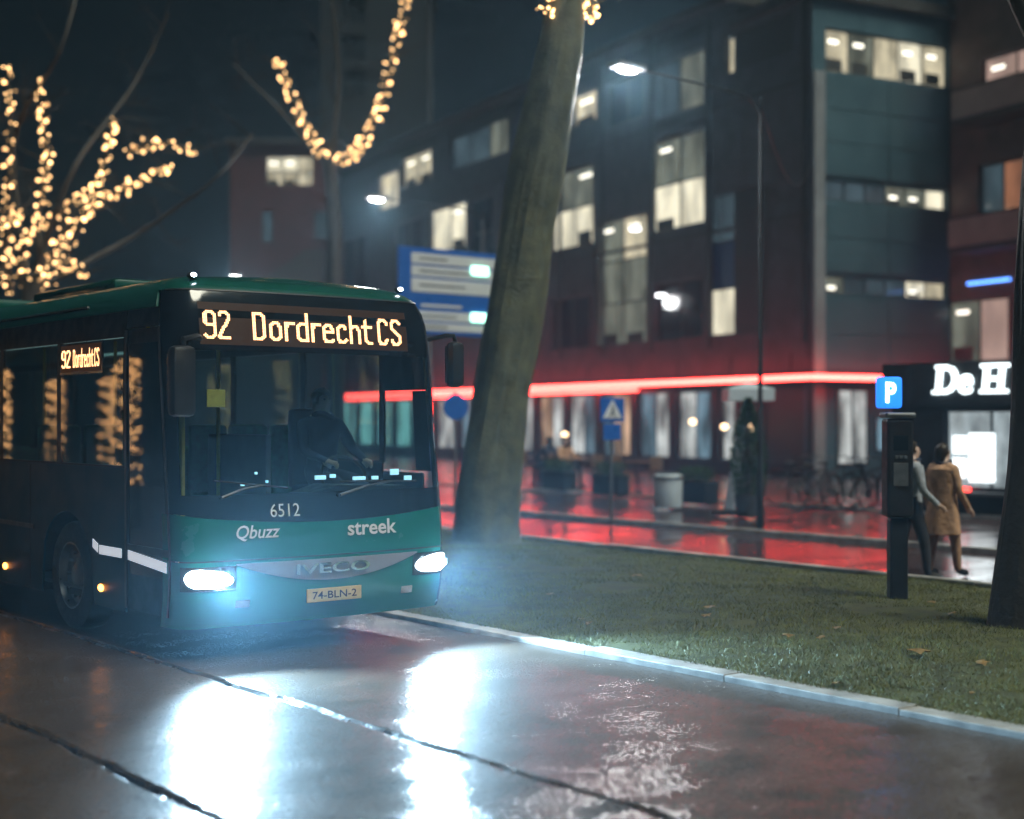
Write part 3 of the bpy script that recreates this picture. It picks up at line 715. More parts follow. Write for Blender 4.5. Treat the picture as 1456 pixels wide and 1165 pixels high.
# ------------------------------------------------------------------ people
def person(name, label, loc, rz, joints, mats, rad, hair=M_hair, group=None, coat=None, scale=1.0):
    """joints: dict of named points; one skinned surface over all bones, coloured by the nearest bone"""
    root = thing(name, label, 'person', loc, rz, group); root.scale = (scale,)*3
    bones = [('pelvis','chest'),('chest','neck'),('neck','head'),('head','crown'),('head','nose')]
    for sd2 in 'lr':
        bones += [('chest','sho_'+sd2),('sho_'+sd2,'elb_'+sd2),('elb_'+sd2,'wri_'+sd2),('wri_'+sd2,'palm_'+sd2)]
        bones += [('pelvis','hip_'+sd2),('hip_'+sd2,'kne_'+sd2),('kne_'+sd2,'ank_'+sd2),('ank_'+sd2,'toe_'+sd2)]
        for k in range(5): bones.append(('palm_'+sd2 if k else 'wri_'+sd2, 'f%d_%s' % (k, sd2)))
    J = dict(joints)
    for sd2 in 'lr':
        w_, e_ = Vector(J['wri_'+sd2]), Vector(J['elb_'+sd2]); d = (w_-e_).normalized()
        J['palm_'+sd2] = w_ + d*.07
        side = d.cross(Vector((1, 0, 0)) if abs(d.x) < .8 else Vector((0, 1, 0))).normalized()
        for k, (sp, ln) in enumerate(((.05, .06), (.028, .075), (.010, .085), (-.010, .08), (-.028, .062))):
            J['f%d_%s' % (k, sd2)] = (w_ + d*.03 + side*.055 + d*.03) if k == 0 else (w_ + d*(.07+ln) + side*sp)
    names = list(J); idx = {n: i for i, n in enumerate(names)}
    used = sorted({n for b in bones for n in b}, key=names.index); idx = {n: i for i, n in enumerate(used)}
    me = bpy.data.meshes.new('body'); me.from_pydata([tuple(J[n]) for n in used], [(idx[a], idx[b]) for a, b in bones], [])
    ob = bpy.data.objects.new('body', me); col.objects.link(ob)
    ob.modifiers.new('skin', 'SKIN'); ss = ob.modifiers.new('sub', 'SUBSURF'); ss.levels = 1; ss.render_levels = 1
    for n in used:
        sv = me.skin_vertices[0].data[idx[n]]
        key = n.split('_')[0]; r = rad.get(n, rad.get(key, .05)) if not key.startswith('f') else .010
        sv.radius = (r, r) if not isinstance(r, tuple) else r; sv.use_root = (n == 'pelvis')
    dg = bpy.context.evaluated_depsgraph_get(); nm = bpy.data.meshes.new_from_object(ob.evaluated_get(dg))
    bpy.data.objects.remove(ob)
    nm.materials.clear()
    for m in mats: nm.materials.append(m)      # skin, top, trousers, shoes
    B = [(Vector(J[a]), Vector(J[b]), a, b) for a, b in bones]
    for p in nm.polygons:
        best = min(B, key=lambda q: (lambda t: (p.center - (q[0] + (q[1]-q[0])*t)).length)(max(0, min(1, (p.center-q[0]).dot(q[1]-q[0])/max(1e-9, (q[1]-q[0]).length_squared)))))
        a, b = best[2], best[3]
        if a in ('neck', 'head') or b.startswith('f') or b.startswith('palm'): mi = 0
        elif b.startswith(('kne', 'ank', 'hip')): mi = 2
        elif b.startswith('toe'): mi = 3
        else: mi = 1
        p.material_index = mi; p.use_smooth = True
    link('body', nm, root)
    h, c = Vector(J['head']), Vector(J['crown']); up = (c-h).normalized()
    fwd = (Vector(J['nose']) - h); fwd = (fwd - up*fwd.dot(up)).normalized()
    hb = MB().ell((0,0,0), (.088, .105, .105), 14, 10); hb.v = [v for v in hb.v]
    hv = []
    for v in hb.v:
        x, y, z = v
        if y > .045 and z < .055: y = .045 - .02
        if z < -.04 and y > -.01: z = -.04
        kq = 1 + .16*mnoise.noise(Vector((x*38, y*38, z*38))); x, y, z = x*kq, y*kq, z*kq
        if z < -.03 and y < 0: z -= .05
        hv.append(tuple(h + up*(.045 + z) + fwd*(y - .018) + up.cross(fwd)*x))
    hb.v = hv; hb.build('hair', hair, root, True)
    for sg in (-1, 1):
        MB().ell(tuple(h + up*.035 + fwd*.083 + up.cross(fwd)*.03*sg), (.011, .011, .008), 8, 6).build('eye', M_ink, root, True)
    nk = Vector(J['neck'])
    MB().tube([tuple(nk + Vector((.085*math.cos(t), .08*math.sin(t) + .01, .02*math.sin(2*t) - .005))) for t in np.linspace(0, 2*math.pi, 17)], .032, 7, cap=False).build('collar', M_navy, root, True)
    if coat:
        mbc, cm = coat; mbc.build('backpack' if cm is M_navy else 'coat', cm, root, True)
    return root
RAD = {'pelvis': (.15, .11), 'chest': (.165, .115), 'neck': .055, 'head': (.082, .095), 'crown': (.072, .08), 'nose': .014, 'sho': .075, 'elb': .05,
       'wri': .032, 'palm': (.035, .022), 'hip': .095, 'kne': .072, 'ank': .052, 'toe': .05}
def standing(step=.12, arm=.1, bend=.0):
    J = {'pelvis': (0,0,.92), 'chest': (0,.01,1.26), 'neck': (0,.0,1.44), 'head': (0,.015,1.54), 'crown': (0,.005,1.64), 'nose': (0,.115,1.545)}
    for sg, k in ((-1, 'l'), (1, 'r')):
        J['sho_'+k] = (sg*.19, 0, 1.36); J['elb_'+k] = (sg*.25, -.03 + sg*arm*.5, 1.09); J['wri_'+k] = (sg*.235, .10 + sg*arm, .88 + bend)
        J['hip_'+k] = (sg*.10, 0, .86); J['kne_'+k] = (sg*.11, sg*step*.6 + .02, .47); J['ank_'+k] = (sg*.11, sg*step, .085); J['toe_'+k] = (sg*.125, sg*step + .17, .04)
    return J
def seated(z=.46, reach=.36, rise=.25):
    J = {'pelvis': (0,0,z+.08), 'chest': (0,-.03,z+.44), 'neck': (0,-.02,z+.62), 'head': (0,0,z+.72), 'crown': (0,-.01,z+.82), 'nose': (0,.10,z+.725)}
    for sg, k in ((-1, 'l'), (1, 'r')):
        J['sho_'+k] = (sg*.19, -.03, z+.53); J['elb_'+k] = (sg*.26, .10, z+.30); J['wri_'+k] = (sg*.20, reach, z+rise)
        J['hip_'+k] = (sg*.10, .03, z+.06); J['kne_'+k] = (sg*.12, .46, z+.03); J['ank_'+k] = (sg*.12, .44, .085); J['toe_'+k] = (sg*.13, .61, .04)
    return J
J = seated(.46, .40, .22)
person('person', 'driver in dark uniform seated behind the bus windscreen', (6.14+.54, 10.0+1.02, .86-.02), math.pi, J, [M_skin, M_navy, M_navy, M_rub], RAD)

# ------------------------------------------------------------------ buildings
BD = Vector((math.sin(R_(11.2)), math.cos(R_(11.2)), 0))       # along the long brick facade, away from us
BE = Vector((BD.y, -BD.x, 0))                                  # along the end face, to the right
P0 = at(1155, 597, 42.0); P0.z = 0
def facade_uv(px, py, org, axis):
    """where the sight line through a photo point meets the upright plane org + u*axis"""
    dirv = FW + RT*((px-CX)/FPX); n = Vector((-axis.y, axis.x, 0))
    k = org.dot(n)/dirv.dot(n); p = dirv*k
    return (p - org).dot(axis), CAM_H + (HORIZ-py)/FPX*k
def wall_open(u0, u1, z0, z1, rects, th):
    """a wall in local x (u) and z with real openings; front at y=0, thickness th"""
    us = sorted({u0, u1, *[r[0] for r in rects], *[r[1] for r in rects]}); zs = sorted({z0, z1, *[r[2] for r in rects], *[r[3] for r in rects]})
    mb = MB()
    for a, b in zip(us, us[1:]):
        run = None
        for c, d in zip(zs, zs[1:]):
            mu, mz = (a+b)/2, (c+d)/2
            if any(r[0] < mu < r[1] and r[2] < mz < r[3] for r in rects):
                if run: mb.box(a, b, 0, th, run[0], run[1]); run = None
            else: run = (run[0], d) if run else (c, d)
        if run: mb.box(a, b, 0, th, run[0], run[1])
    return mb
E_room = emit('room_lamp', (1.0, .95, .80), 2.6, sample=False)
ROOM = (E_w, E_w2, E_w3, E_w5)
def window(root, r, m, th=.16, cols=2, rows=1, lit=None, frame=.06, sill=False):
    """window > frame, panes, in an opening of the wall; lit: dict (col,row)->material"""
    u0, u1, z0, z1 = r
    mb = MB(); fr = frame
    mb.box(u0, u1, th*.5, th*.5+.07, z0, z0+fr); mb.box(u0, u1, th*.5, th*.5+.07, z1-fr, z1)
    mb.box(u0, u0+fr, th*.5, th*.5+.07, z0+fr, z1-fr); mb.box(u1-fr, u1, th*.5, th*.5+.07, z0+fr, z1-fr)
    for c in range(1, cols):
        u = u0 + (u1-u0)*c/cols; mb.box(u-fr/2, u+fr/2, th*.5+.005, th*.5+.065, z0+fr, z1-fr)
    for q in range(1, rows):
        z = z0 + (z1-z0)*q/rows; mb.box(u0+fr, u1-fr, th*.5+.008, th*.5+.062, z-fr/2, z+fr/2)
    o = mb.build('window', M_frame, root)
    for c in range(cols):
        for q in range(rows):
            a, b = u0 + (u1-u0)*c/cols, u0 + (u1-u0)*(c+1)/cols; zc, zd = z0 + (z1-z0)*q/rows, z0 + (z1-z0)*(q+1)/rows
            mm = (lit or {}).get((c, q), m)
            MB().box(a+.01, b-.01, th*.5+.03, th*.5+.04, zc+.01, zd-.01).build('pane', mm, o)
    if m in ROOM or any(v_ in ROOM for v_ in (lit or {}).values()):
        for c in range(cols):
            mm = (lit or {}).get((c, rows-1), m)
            if mm in ROOM and (c*7 + int(abs(u0)*13)) % 3 < 2:
                a, b = u0 + (u1-u0)*c/cols, u0 + (u1-u0)*(c+1)/cols; wq = (b-a)
                hq = (z1-z0)/rows*(.12 + .05*(int(abs(u0)*17 + c*5) % 5))
                MB().box(a + wq*(.1 + .05*(c % 3)), b - wq*.25, th*.5+.018, th*.5+.027, z0 + .07, z0 + .07 + hq).build('furniture', M_slab, o)
                MB().box(a + wq*.22, a + wq*(.55 + .02*(int(abs(u0)*31) % 12)), th*.5+.018, th*.5+.028, z1 - .42, z1 - .30).build('room_lamp', E_room, o)
    if sill: MB().box(u0-.06, u1+.06, -.06, .06, z0-.10, z0-.005).build('sill', M_slab, o)
    return o
def face_root(name, label, org, axis, loc_y_into):
    """an Empty whose local x runs along axis and whose local y goes into the building"""
    o = thing(name, label, 'building', org)
    o.matrix_world = Matrix(((axis.x, loc_y_into.x, 0, org.x), (axis.y, loc_y_into.y, 0, org.y), (0, 0, 1, org.z), (0, 0, 0, 1)))
    return o
# long brick facade: local x = -BD direction reversed so that x grows to the right in view
AX = -BD; INN = BE                                             # x to the right (towards us), y into the building
A = face_root('brick_office_building', 'long dark brick office building with staggered lit windows and red neon canopy', P0.copy(), AX, INN)
def fw(x0, x1, yt, yb):
    xm = (x0+x1)/2
    ua, _ = facade_uv(x0, 0, P0, AX); ub, _ = facade_uv(x1, 0, P0, AX)
    _, zt = facade_uv(xm, yt, P0, AX); _, zb = facade_uv(xm, yb, P0, AX)
    return (round(min(ua, ub), 3), round(max(ua, ub), 3), round(zb, 3), round(zt, 3))
def snap(r, zb, zt): return (r[0], r[1], zb, zt)
WL = []   # rect, main, cols, rows, lit
WL.append((snap(fw(925, 1001, 190, 325), 8.4, 11.55), E_w2, 2, 2, {(0,0): E_w3, (1,0): E_w3, (0,1): E_w2}))
WL.append((snap(fw(925, 1001, 95, 165), 12.3, 14.2), E_wb, 2, 1, {(1,0): E_w2}))
WL.append((snap(fw(783, 843, 245, 350), 8.5, 11.5), E_w2, 2, 2, {(0,0): E_w3, (1,0): E_w3}))
WL.append((snap(fw(845, 919, 310, 490), 4.6, 9.2), E_w2, 2, 3, {(1,0): E_w2, (0,0): E_w2, (1,2): E_w}))
WL.append((snap(fw(1006, 1093, 270, 475), 4.6, 9.2), E_wb, 2, 3, {(1,2): E_w, (0,0): E_w3, (1,0): E_w, (0,1): M_bluep, (1,1): M_bluep}))
WL.append((snap(fw(813, 848, 143, 172), 13.1, 14.3), E_w, 1, 1, {}))
WL.append((snap(fw(1030, 1128, 45, 75), 13.0, 14.2), E_wb, 3, 1, {(0,0): E_w, (1,0): E_w2}))
WL.append((snap(fw(571, 613, 208, 250), 13.1, 14.6), E_w, 2, 1, {}))
WL.append((snap(fw(536, 566, 248, 290), 12.4, 14.2), E_w, 1, 1, {}))
WL.append((snap(fw(611, 662, 292, 352), 9.6, 11.6), E_w3, 2, 1, {}))
WL.append((snap(fw(640, 722, 192, 240), 13.1, 14.6), E_wb, 3, 1, {(2,0): E_w2}))
WL.append((snap(fw(486, 520, 300, 345), 8.5, 11.5), M_wdark, 2, 1, {}))
WL.append((snap(fw(560, 600, 300, 360), 8.5, 11.5), M_wdark, 2, 2, {}))
WL.append((snap(fw(700, 760, 310, 400), 4.6, 9.2), M_wdark, 2, 3, {(0,1): E_wb}))
WL.append((snap(fw(668, 700, 310, 400), 8.5, 11.5), M_wdark, 1, 2, {}))
WL.append((snap(fw(783, 838, 440, 500), 4.6, 6.6), M_wdark, 2, 1, {}))
WL.append((snap(fw(930, 998, 400, 470), 4.6, 6.6), M_wdark, 2, 1, {}))
WL.append((snap(fw(862, 915, 100, 140), 12.6, 14.2), M_wdark, 2, 1, {}))
U_END = -46.0; ROOF = 15.3
# ground floor: shop bays under the neon canopy
bays = []
nb = 17; ub0 = -41.7; bw = 41.7/nb
for i in range(nb):
    bays.append((ub0 + i*bw + .22, ub0 + (i+1)*bw - .22, .55, 2.85))
rects = [w_[0] for w_ in WL] + bays
wall_open(U_END, -.02, 3.0, ROOF-.92, [w_[0] for w_ in WL], .45).build('wall', M_brick, A)
wall_open(U_END, -.02, .1, 2.998, bays, .40).build('shop_front', M_shopf, A)
MB().box(U_END, -4.3, .5, 9.0, .1, ROOF-.1).build('core', M_slab, A)
MB().box(U_END-.1, -4.1, -.18, 9.2, ROOF, ROOF+.30).build('roof', M_slab, A)
for u in (-15.1, -11.9, -8.6, -5.2, -.35):
    MB().box(u-.09, u+.09, -.05, .02, 4.2, ROOF-.02).build('downpipe', M_frame, A)
for z in (8.0, 12.0): MB().box(U_END, -.02, -.03, .01, z-.06, z+.06).build('string_course', M_slab, A)
for (r, m, c, q, lit) in WL: window(A, r, m, .30, c, q, lit)
shopm = [E_shopb, E_shopw, E_shopw, E_shopo, E_shopb, E_shopo, E_shopw, E_shopb, E_shopw, E_shopo, E_shopw]
E_shopt = litwin('shop_interior_teal', (.62, 1.0, .95), 1.7, .6, 1.3)
for i, r in enumerate(bays):
    if i < 6: window(A, r, E_shopt, .30, 3, 1, {(1, 0): E_shopw} if i % 2 else {})
    else: window(A, r, shopm[(i*5) % 11], .30, 2 if i % 3 else 3, 1, {(0, 0): shopm[(i*3+1) % 11]})
cn = MB().box(-42, .3, -.32, .0, 3.02, 3.20).build('canopy', M_slab, A)
MB().tube([(-42, -.38, 3.13), (.36, -.38, 3.13)], .075, 8).build('neon_tube', E_neon, cn)
MB().tube([(-42, -.36, 2.95), (-9.0, -.36, 2.93)], .045, 8).build('neon_tube', E_neon, cn)
for u in np.arange(-40, 0, 3.0): MB().box(u-.04, u+.04, -.02, .0, 3.2, 3.9).build('canopy_stay', M_metal, cn)
# end face with grey cladding
T = face_root('clad_stair_tower', 'grey panelled end block with ribbon windows and lit top floor', P0.copy() + BE*0.0 - BD*.0, BE, BD)
def fe(x0, x1, yt, yb):
    ua, _ = facade_uv(x0, 0, P0, BE); ub, _ = facade_uv(x1, 0, P0, BE)
    _, zt = facade_uv((x0+x1)/2, yt, P0, BE); _, zb = facade_uv((x0+x1)/2, yb, P0, BE)
    return (round(ua, 3), round(ub, 3), round(zb, 3), round(zt, 3))
r1 = fe(1142, 1347, 255, 283); r2 = fe(1142, 1347, 387, 412); r3 = fe(1165, 1352, 42, 82)
TW = 5.45
r1 = (.50, TW-.1, 8.42, 9.05); r2 = (.50, TW-.1, 5.62, 6.18); r3 = (.50, TW-.05, 12.25, 13.55)
wall_open(.0, TW, .1, ROOF-.9, [r1, r2, r3], .4).build('wall', M_panel, T)
window(T, r1, E_wb, .24, 6, 1, {(5,0): E_w3, (4,0): E_w2, (3,0): E_w2}, frame=.05)
window(T, r2, E_wb, .24, 6, 1, {(5,0): E_w, (4,0): E_w3, (0,0): E_w2}, frame=.05)
window(T, r3, E_w2, .24, 5, 1, {(0,0): E_w, (2,0): E_w, (3,0): E_w3, (4,0): E_w}, frame=.05)
MB().box(-.15, TW+.15, -.2, 4.0, ROOF-.9, ROOF-.55).build('roof', M_slab, T)
MB().box(.05, TW, .45, 3.9, .1, ROOF-1.0).build('core', M_slab, T)
def strips(z0, z1, n, cols):
    for j in range(n):
        for c in range(cols):
            a, b = .46 + (TW-.5)*c/cols, .46 + (TW-.5)*(c+1)/cols
            MB().box(a+.012, b-.012, -.045, -.003, z0 + (z1-z0)*j/n + .012, z0 + (z1-z0)*(j+1)/n - .012, bev=.006).build('cladding_panel', M_panel, T)
strips(3.35, 5.52, 2, 2); strips(6.28, 8.32, 2, 2); strips(9.15, 12.15, 3, 2)
MB().box(.02, .42, -.09, -.002, .1, 12.2).build('pier', M_pier, T)
MB().box(.0, TW, -.32, -.0, 3.02, 3.20).build('canopy', M_slab, T)
MB().tube([(-.3, -.38, 3.13), (TW, -.38, 3.13)], .075, 8).build('neon_tube', E_neon, T)
wn = (.8, 2.0, .5, 2.8)
window(T, (.9, 2.1, .5, 2.8), E_shopw, -.1, 2, 1, {}); window(T, (2.4, 5.0, .9, 2.0), E_shopb, -.1, 4, 1, {})
# brick block with balconies, to the right
P1 = P0 + BE*(TW+.02)
C = face_root('balcony_apartment_block', 'brown brick apartment block with warm lit rooms and balconies at the frame edge', P1.copy(), AX, INN)
def fc(x0, x1, yt, yb):
    ua, _ = facade_uv(x0, 0, P1, AX); ub, _ = facade_uv(x1, 0, P1, AX)
    _, zt = facade_uv((x0+x1)/2, yt, P1, AX); _, zb = facade_uv((x0+x1)/2, yb, P1, AX)
    return (round(ua, 3), round(ub, 3), round(zb, 3), round(zt, 3))
q1 = fc(1395, 1490, 70, 150); q2 = fc(1390, 1490, 225, 335); q3 = fc(1346, 1433, 425, 515); q4 = (q3[1]+.3, q3[1]+2.5, q3[2], q3[3])
wall_open(.05, 9.0, .1, 17.5, [q1, q2, q3, q4], .4).build('wall', M_brick2, C)
MB().box(.05, 9.0, .45, 6, .1, 17.4).build('core', M_slab, C)
MB().box(-.05, 9.2, -.15, 6.2, 17.5, 17.8).build('roof', M_slab, C)
window(C, q1, E_w5, .28, 2, 1, {}); window(C, q2, E_w4, .28, 3, 1, {(0,0): E_wb}); window(C, q3, E_w5, .28, 2, 1, {(0,0): E_w2}); window(C, q4, E_w2, .28, 2, 1, {})
for q in (q1, q2):
    bl = MB().box(q[0]-.1, 7.5, -1.1, -.002, q[2]-.45, q[2]-.28).build('balcony', M_slab, C)
    MB().box(q[0]-.1, 7.5, -1.12, -1.06, q[2]-.28, q[2]+.55).build('balcony_front', M_bronze, bl)
    MB().box(q[0]-.1, 7.5, -1.14, -1.04, q[2]+.55, q[2]+.60).build('handrail', M_metal, bl)
MB().box(q1[0]+1.5, q1[0]+3.2, -.02, -.0, q1[2]+.25, q1[2]+.50).build('blue_lamp', E_blue2, C)
MB().box(q3[0]+.9, q3[0]+2.6, -.05, -.0, q3[3]+.45, q3[3]+.52).build('blue_lamp', E_blue2, C)
# red-fronted house and a tall block beyond the bus
D_ORG = at(340, 597, 76.0); D_ORG.z = 0
Dh = face_root('red_rendered_house', 'red fronted house with a lit upper window beyond the bus roof', D_ORG, RT, FW)
s76 = 76.0/FPX
def fd(x0, x1, yt, yb): return ((x0-340)*s76, (x1-340)*s76, CAM_H + (HORIZ-yb)*s76, CAM_H + (HORIZ-yt)*s76)
dr1 = fd(378, 446, 222, 264); dr2 = fd(372, 388, 300, 345); dr3 = fd(446, 470, 300, 340)
wall_open(-.5, fd(480, 480, 0, 0)[0], .05, fd(0, 1, 205, 300)[3], [dr1, dr2, dr3], .4).build('wall', M_redb, Dh)
window(Dh, dr1, E_w, .28, 3, 2, {(0,1): E_w3, (1,1): E_w3}); window(Dh, dr2, E_wb, .28, 1, 1); window(Dh, dr3, E_wb, .28, 1, 1)
MB().box(-.7, fd(484, 484, 0, 0)[0], -.3, 6, fd(0, 1, 205, 300)[3], fd(0, 1, 198, 300)[3]).build('roof', M_slab, Dh)
MB().box(-.45, fd(479, 479, 0, 0)[0], .45, 6, .05, fd(0, 1, 206, 300)[3]).build('core', M_slab, Dh)
mb = MB(); mb.prism([(-2, 6.4), (fd(445, 0, 0, 0)[0], 10.6), (fd(470, 0, 0, 0)[0], 10.6), (fd(470, 0, 0, 0)[0], .05), (-2, .05)], -3.0, -.5)
mb.build('side_wing', M_slab, Dh)
E_ORG = at(455, 597, 92.0); E_ORG.z = 0; s92 = 92.0/FPX
Eb = face_root('tall_dark_block', 'tall unlit block with faint windows above the lit branch loop', E_ORG, RT, FW)
er = [((484-455)*s92, (520-455)*s92, CAM_H+(HORIZ-y1)*s92, CAM_H+(HORIZ-y0)*s92) for y0, y1 in ((48, 84), (98, 138), (-10, 32))]
wall_open(0, 7.0, .05, 30.0, er, .4).build('wall', M_shopf, Eb)
MB().box(.05, 6.95, .45, 6, .05, 29.9).build('core', M_slab, Eb)
for r in er: window(Eb, r, M_wdark, .28, 3, 2, {})
MB().box(-.2, 7.2, -.2, 6.2, 30.0, 30.3).build('roof', M_slab, Eb)
# wall lamps on the brick facade
for i, (px, py, lb) in enumerate([(909, 327, 'small bright wall lamp high on the brick facade beside a tall window'), (946, 421, 'small bright wall lamp low on the brick facade between two windows')]):
    u, z = facade_uv(px, py, P0, AX); p = P0 + AX*u - INN*.02
    o = thing('wall_lamp', lb, 'lamp', (p.x, p.y, z), group='wall lamps on the brick facade')
    o.rotation_euler = (0, 0, math.atan2(AX.y, AX.x))
    MB().box(-.14, .14, -.30, .0, .05, .10, bev=.015).build('lamp_housing', M_metal, o)
    MB().box(-.13, .13, -.29, -.02, -.03, .049, bev=.015).build('lamp_glass', E_wall, o)

# ------------------------------------------------------------------ kiosk
KY0 = 0.0; KZ = 2.95; KXF = 23.35
def on_kiosk(px, py):
    dirv = FW + RT*((px-CX)/FPX); k = KXF/dirv.x; p = dirv*k
    return p.y, CAM_H + (HORIZ-py)/FPX*k
ky1, _ = on_kiosk(1268, 0); ky0 = ky1 - 7.0
K = thing('snack_kiosk', 'dark kiosk with glowing white letters and a bright serving window', 'kiosk', (KXF, ky1, .12), -math.pi/2)
def kx(px): return ky1 - on_kiosk(px, 0)[0]        # local x: to the right in view
def kz(py, px=1390): return on_kiosk(px, py)[1] - .12
win = (kx(1341), kx(1341)+2.9, kz(697), kz(582))
wall_open(0, 7.0, 0, kz(575), [win], .25).build('wall', M_metal, K)
MB().box(.02, 6.98, .30, 3.0, 0, kz(575)).build('core', M_slab, K)
fs = MB().box(-.06, 7.05, -.22, 3.0, kz(576)+.004, kz(514)).build('fascia', M_metal, K)
window(K, win, E_kios, .2, 3, 1, {}, frame=.05)
v, f = fit_text('De H', kx(1440)-kx(1343), kz(519)-kz(560), bold=.006, shear=.12, extrude=.05)
lw, lh = kx(1440)-kx(1343), kz(519)-kz(560); lm = MB().add([(p[0] + (kx(1343)+kx(1440))/2, -.26 - p[2], p[1] + kz(540)) for p in v], f)
lx0, lz0 = kx(1343), kz(560)
for (a, b, zz0, zz1) in ((-.05, .14, 0, .12), (.0, .16, .88, 1.0), (.655, .80, 0, .12), (.84, 1.04, 0, .12), (.67, .83, .88, 1.0), (.86, 1.06, .88, 1.0)):
    lm.box(lx0 + lw*a, lx0 + lw*b, -.305, -.225, lz0 + lh*zz0, lz0 + lh*zz1)
lm.build('sign_letters', E_sign, fs)
for (x0, x1, yt, yb) in ((1353, 1373, 620, 646), (1376, 1413, 616, 686), (1353, 1372, 652, 681)):
    MB().box(kx(x0), kx(x1), .02, .05, kz(yb), kz(yt), bev=.012).build('menu_screen', E_scr, K)
MB().box(kx(1344), kx(1380), -.02, .0, kz(700), kz(694)).build('light_strip', E_redl, K)
MB().box(win[0]-.1, win[1]+.1, -.32, -.003, win[2]-.09, win[2]-.03).build('counter', M_galv, K)
# ------------------------------------------------------------------ parking post with lit P box, in the grass
p = ground(1276, 851, .17)
PP = thing('parking_post', 'black post with a lit blue parking box standing in the grass', 'post', (p.x, p.y, mound(p.x, p.y)-.02), -YAW)
MB().box(-.085, .085, -.08, .08, 0, .79, bev=.02).build('post', M_metal, PP)
cab = MB().box(-.125, .125, -.12, .12, .80, 1.74, bev=.025).build('cabinet', M_plas, PP)
MB().box(-.07, .07, -.126, -.1205, 1.44, 1.58, bev=.002).build('screen', M_wdark, cab)
MB().box(-.07, .07, -.126, -.1205, 1.10, 1.32, bev=.002).build('instruction_plate', M_galv, cab)
for q_ in range(3): MB().box(-.055 + q_*.042, -.025 + q_*.042, -.130, -.1205, 1.36, 1.39, bev=.003).build('button', M_galv, cab)
MB().box(-.145, .145, -.14, .14, 1.745, 1.80, bev=.02).build('cap', M_galv, PP)
bx = MB().box(-.20, .035, -.06, .06, 1.84, 2.14, bev=.03).build('light_box', E_blue, PP, True)
v, f = fit_text('P', .10, .20, bold=.03, extrude=.01)
MB().add([(p_[0]-.08, -.064 - p_[2], p_[1]+1.99) for p_ in v], f).build('letter', E_sign, bx)

# ------------------------------------------------------------------ pedestrians
p = ground(1296, 826)
person('person', 'pedestrian in pale grey jacket and dark trousers walking beside the parking post', (p.x, p.y, 0.0), R_(-120), standing(.16, .12, .06), [M_skin, M_jack, M_trou, M_rub], RAD, scale=.97, coat=(MB().box(-.15, .15, -.30, -.13, .98, 1.42, bev=.06), M_navy))
p = ground(1318, 822)
cb_ = MB().lathe([(.02, 1.44), (.10, 1.43), (.19, 1.36), (.20, 1.20), (.17, 1.0), (.21, .8), (.24, .55), (.225, .54), (.15, .9), (.12, 1.2), (.05, 1.38)], 40)
cb_.v = [(x*1.1*(1 + .09*math.sin(5*math.atan2(y, x) + z*3)*(1.4-z)), y*.78*(1 + .09*math.sin(5*math.atan2(y, x) + z*3)*(1.4-z)), z) for x, y, z in cb_.v]
person('person', 'pedestrian in long tan coat walking past the bright kiosk', (p.x+.25, p.y-.05, 0.0), R_(-100), standing(.14, .10), [M_skin, M_tan, M_tan, M_rub], RAD, coat=(cb_, M_tan), scale=.95)

# ------------------------------------------------------------------ trees and light strings
def curve_pts(ps, n=18, wob=.0, seed=0):
    ps = [Vector(p) for p in ps]; out = []
    k = len(ps) - 1
    for i in range(n+1):
        t = i/n*k; j = min(int(t), k-1); u = t - j
        p0 = ps[max(j-1, 0)]; p1 = ps[j]; p2 = ps[j+1]; p3 = ps[min(j+2, k)]
        q = .5*((2*p1) + (p2-p0)*u + (2*p0-5*p1+4*p2-p3)*u*u + (3*p1-p0-3*p2+p3)*u**3)
        if wob: q = q + Vector((mnoise.noise(Vector((seed, t*2, 0))), mnoise.noise(Vector((0, seed, t*2))), 0))*wob
        out.append(q)
    return out
bulb_me = MB().ell((0, 0, 0), (.034, .034, .034), 8, 6).mesh('bulb', E_bulb, True)
M_cord = mat('cord_green', (.02, .03, .02), .6)
E_bulb2 = emit('small_fairy_bulb', (1.0, .56, .22), 3.2, sample=False)
def light_string(label, path, rad, per_m, group, single=True, size=1.0):
    """a cord wound round a limb with its bulbs"""
    L = sum((b-a).length for a, b in zip(path, path[1:]))
    root = thing('light_string', label, 'string lights', tuple(path[0]), 0, group)
    o0 = path[0]; nb_ = int(L*per_m*1.3); cord = []; spots = []
    turns = L/.30
    N_ = max(24, int(turns*8))
    for i in range(N_+1):
        t = i/N_*(len(path)-1); j = min(int(t), len(path)-2); q = path[j].lerp(path[j+1], t-j)
        d = (path[j+1]-path[j]).normalized(); a = d.cross(Vector((0, 1, .1))).normalized(); b = d.cross(a)
        r = rad[0] + (rad[1]-rad[0])*i/N_; th = 2*math.pi*turns*i/N_
        cord.append(q - o0 + (a*math.cos(th) + b*math.sin(th))*(r+.012))
    MB().tube(cord, .006, 4).build('cord', M_cord, root)
    joined = MB()
    for i in range(nb_):
        j = random.randrange(len(cord)-1); q = cord[j].lerp(cord[j+1], random.random()) + Vector((random.gauss(0, .035), random.gauss(0, .035), random.gauss(0, .035)))
        s = random.choice((.4, .55, .7, .85, 1.15))*size
        if single: o = link('bulb', bulb_me, root, loc=q); o.scale = (s, s, s)
        else: joined.ell(tuple(q), (.04*s,)*3, 6, 4)
    if not single:
        o = joined.build('bulbs', E_bulb2, root); o['kind'] = 'stuff'
    return root
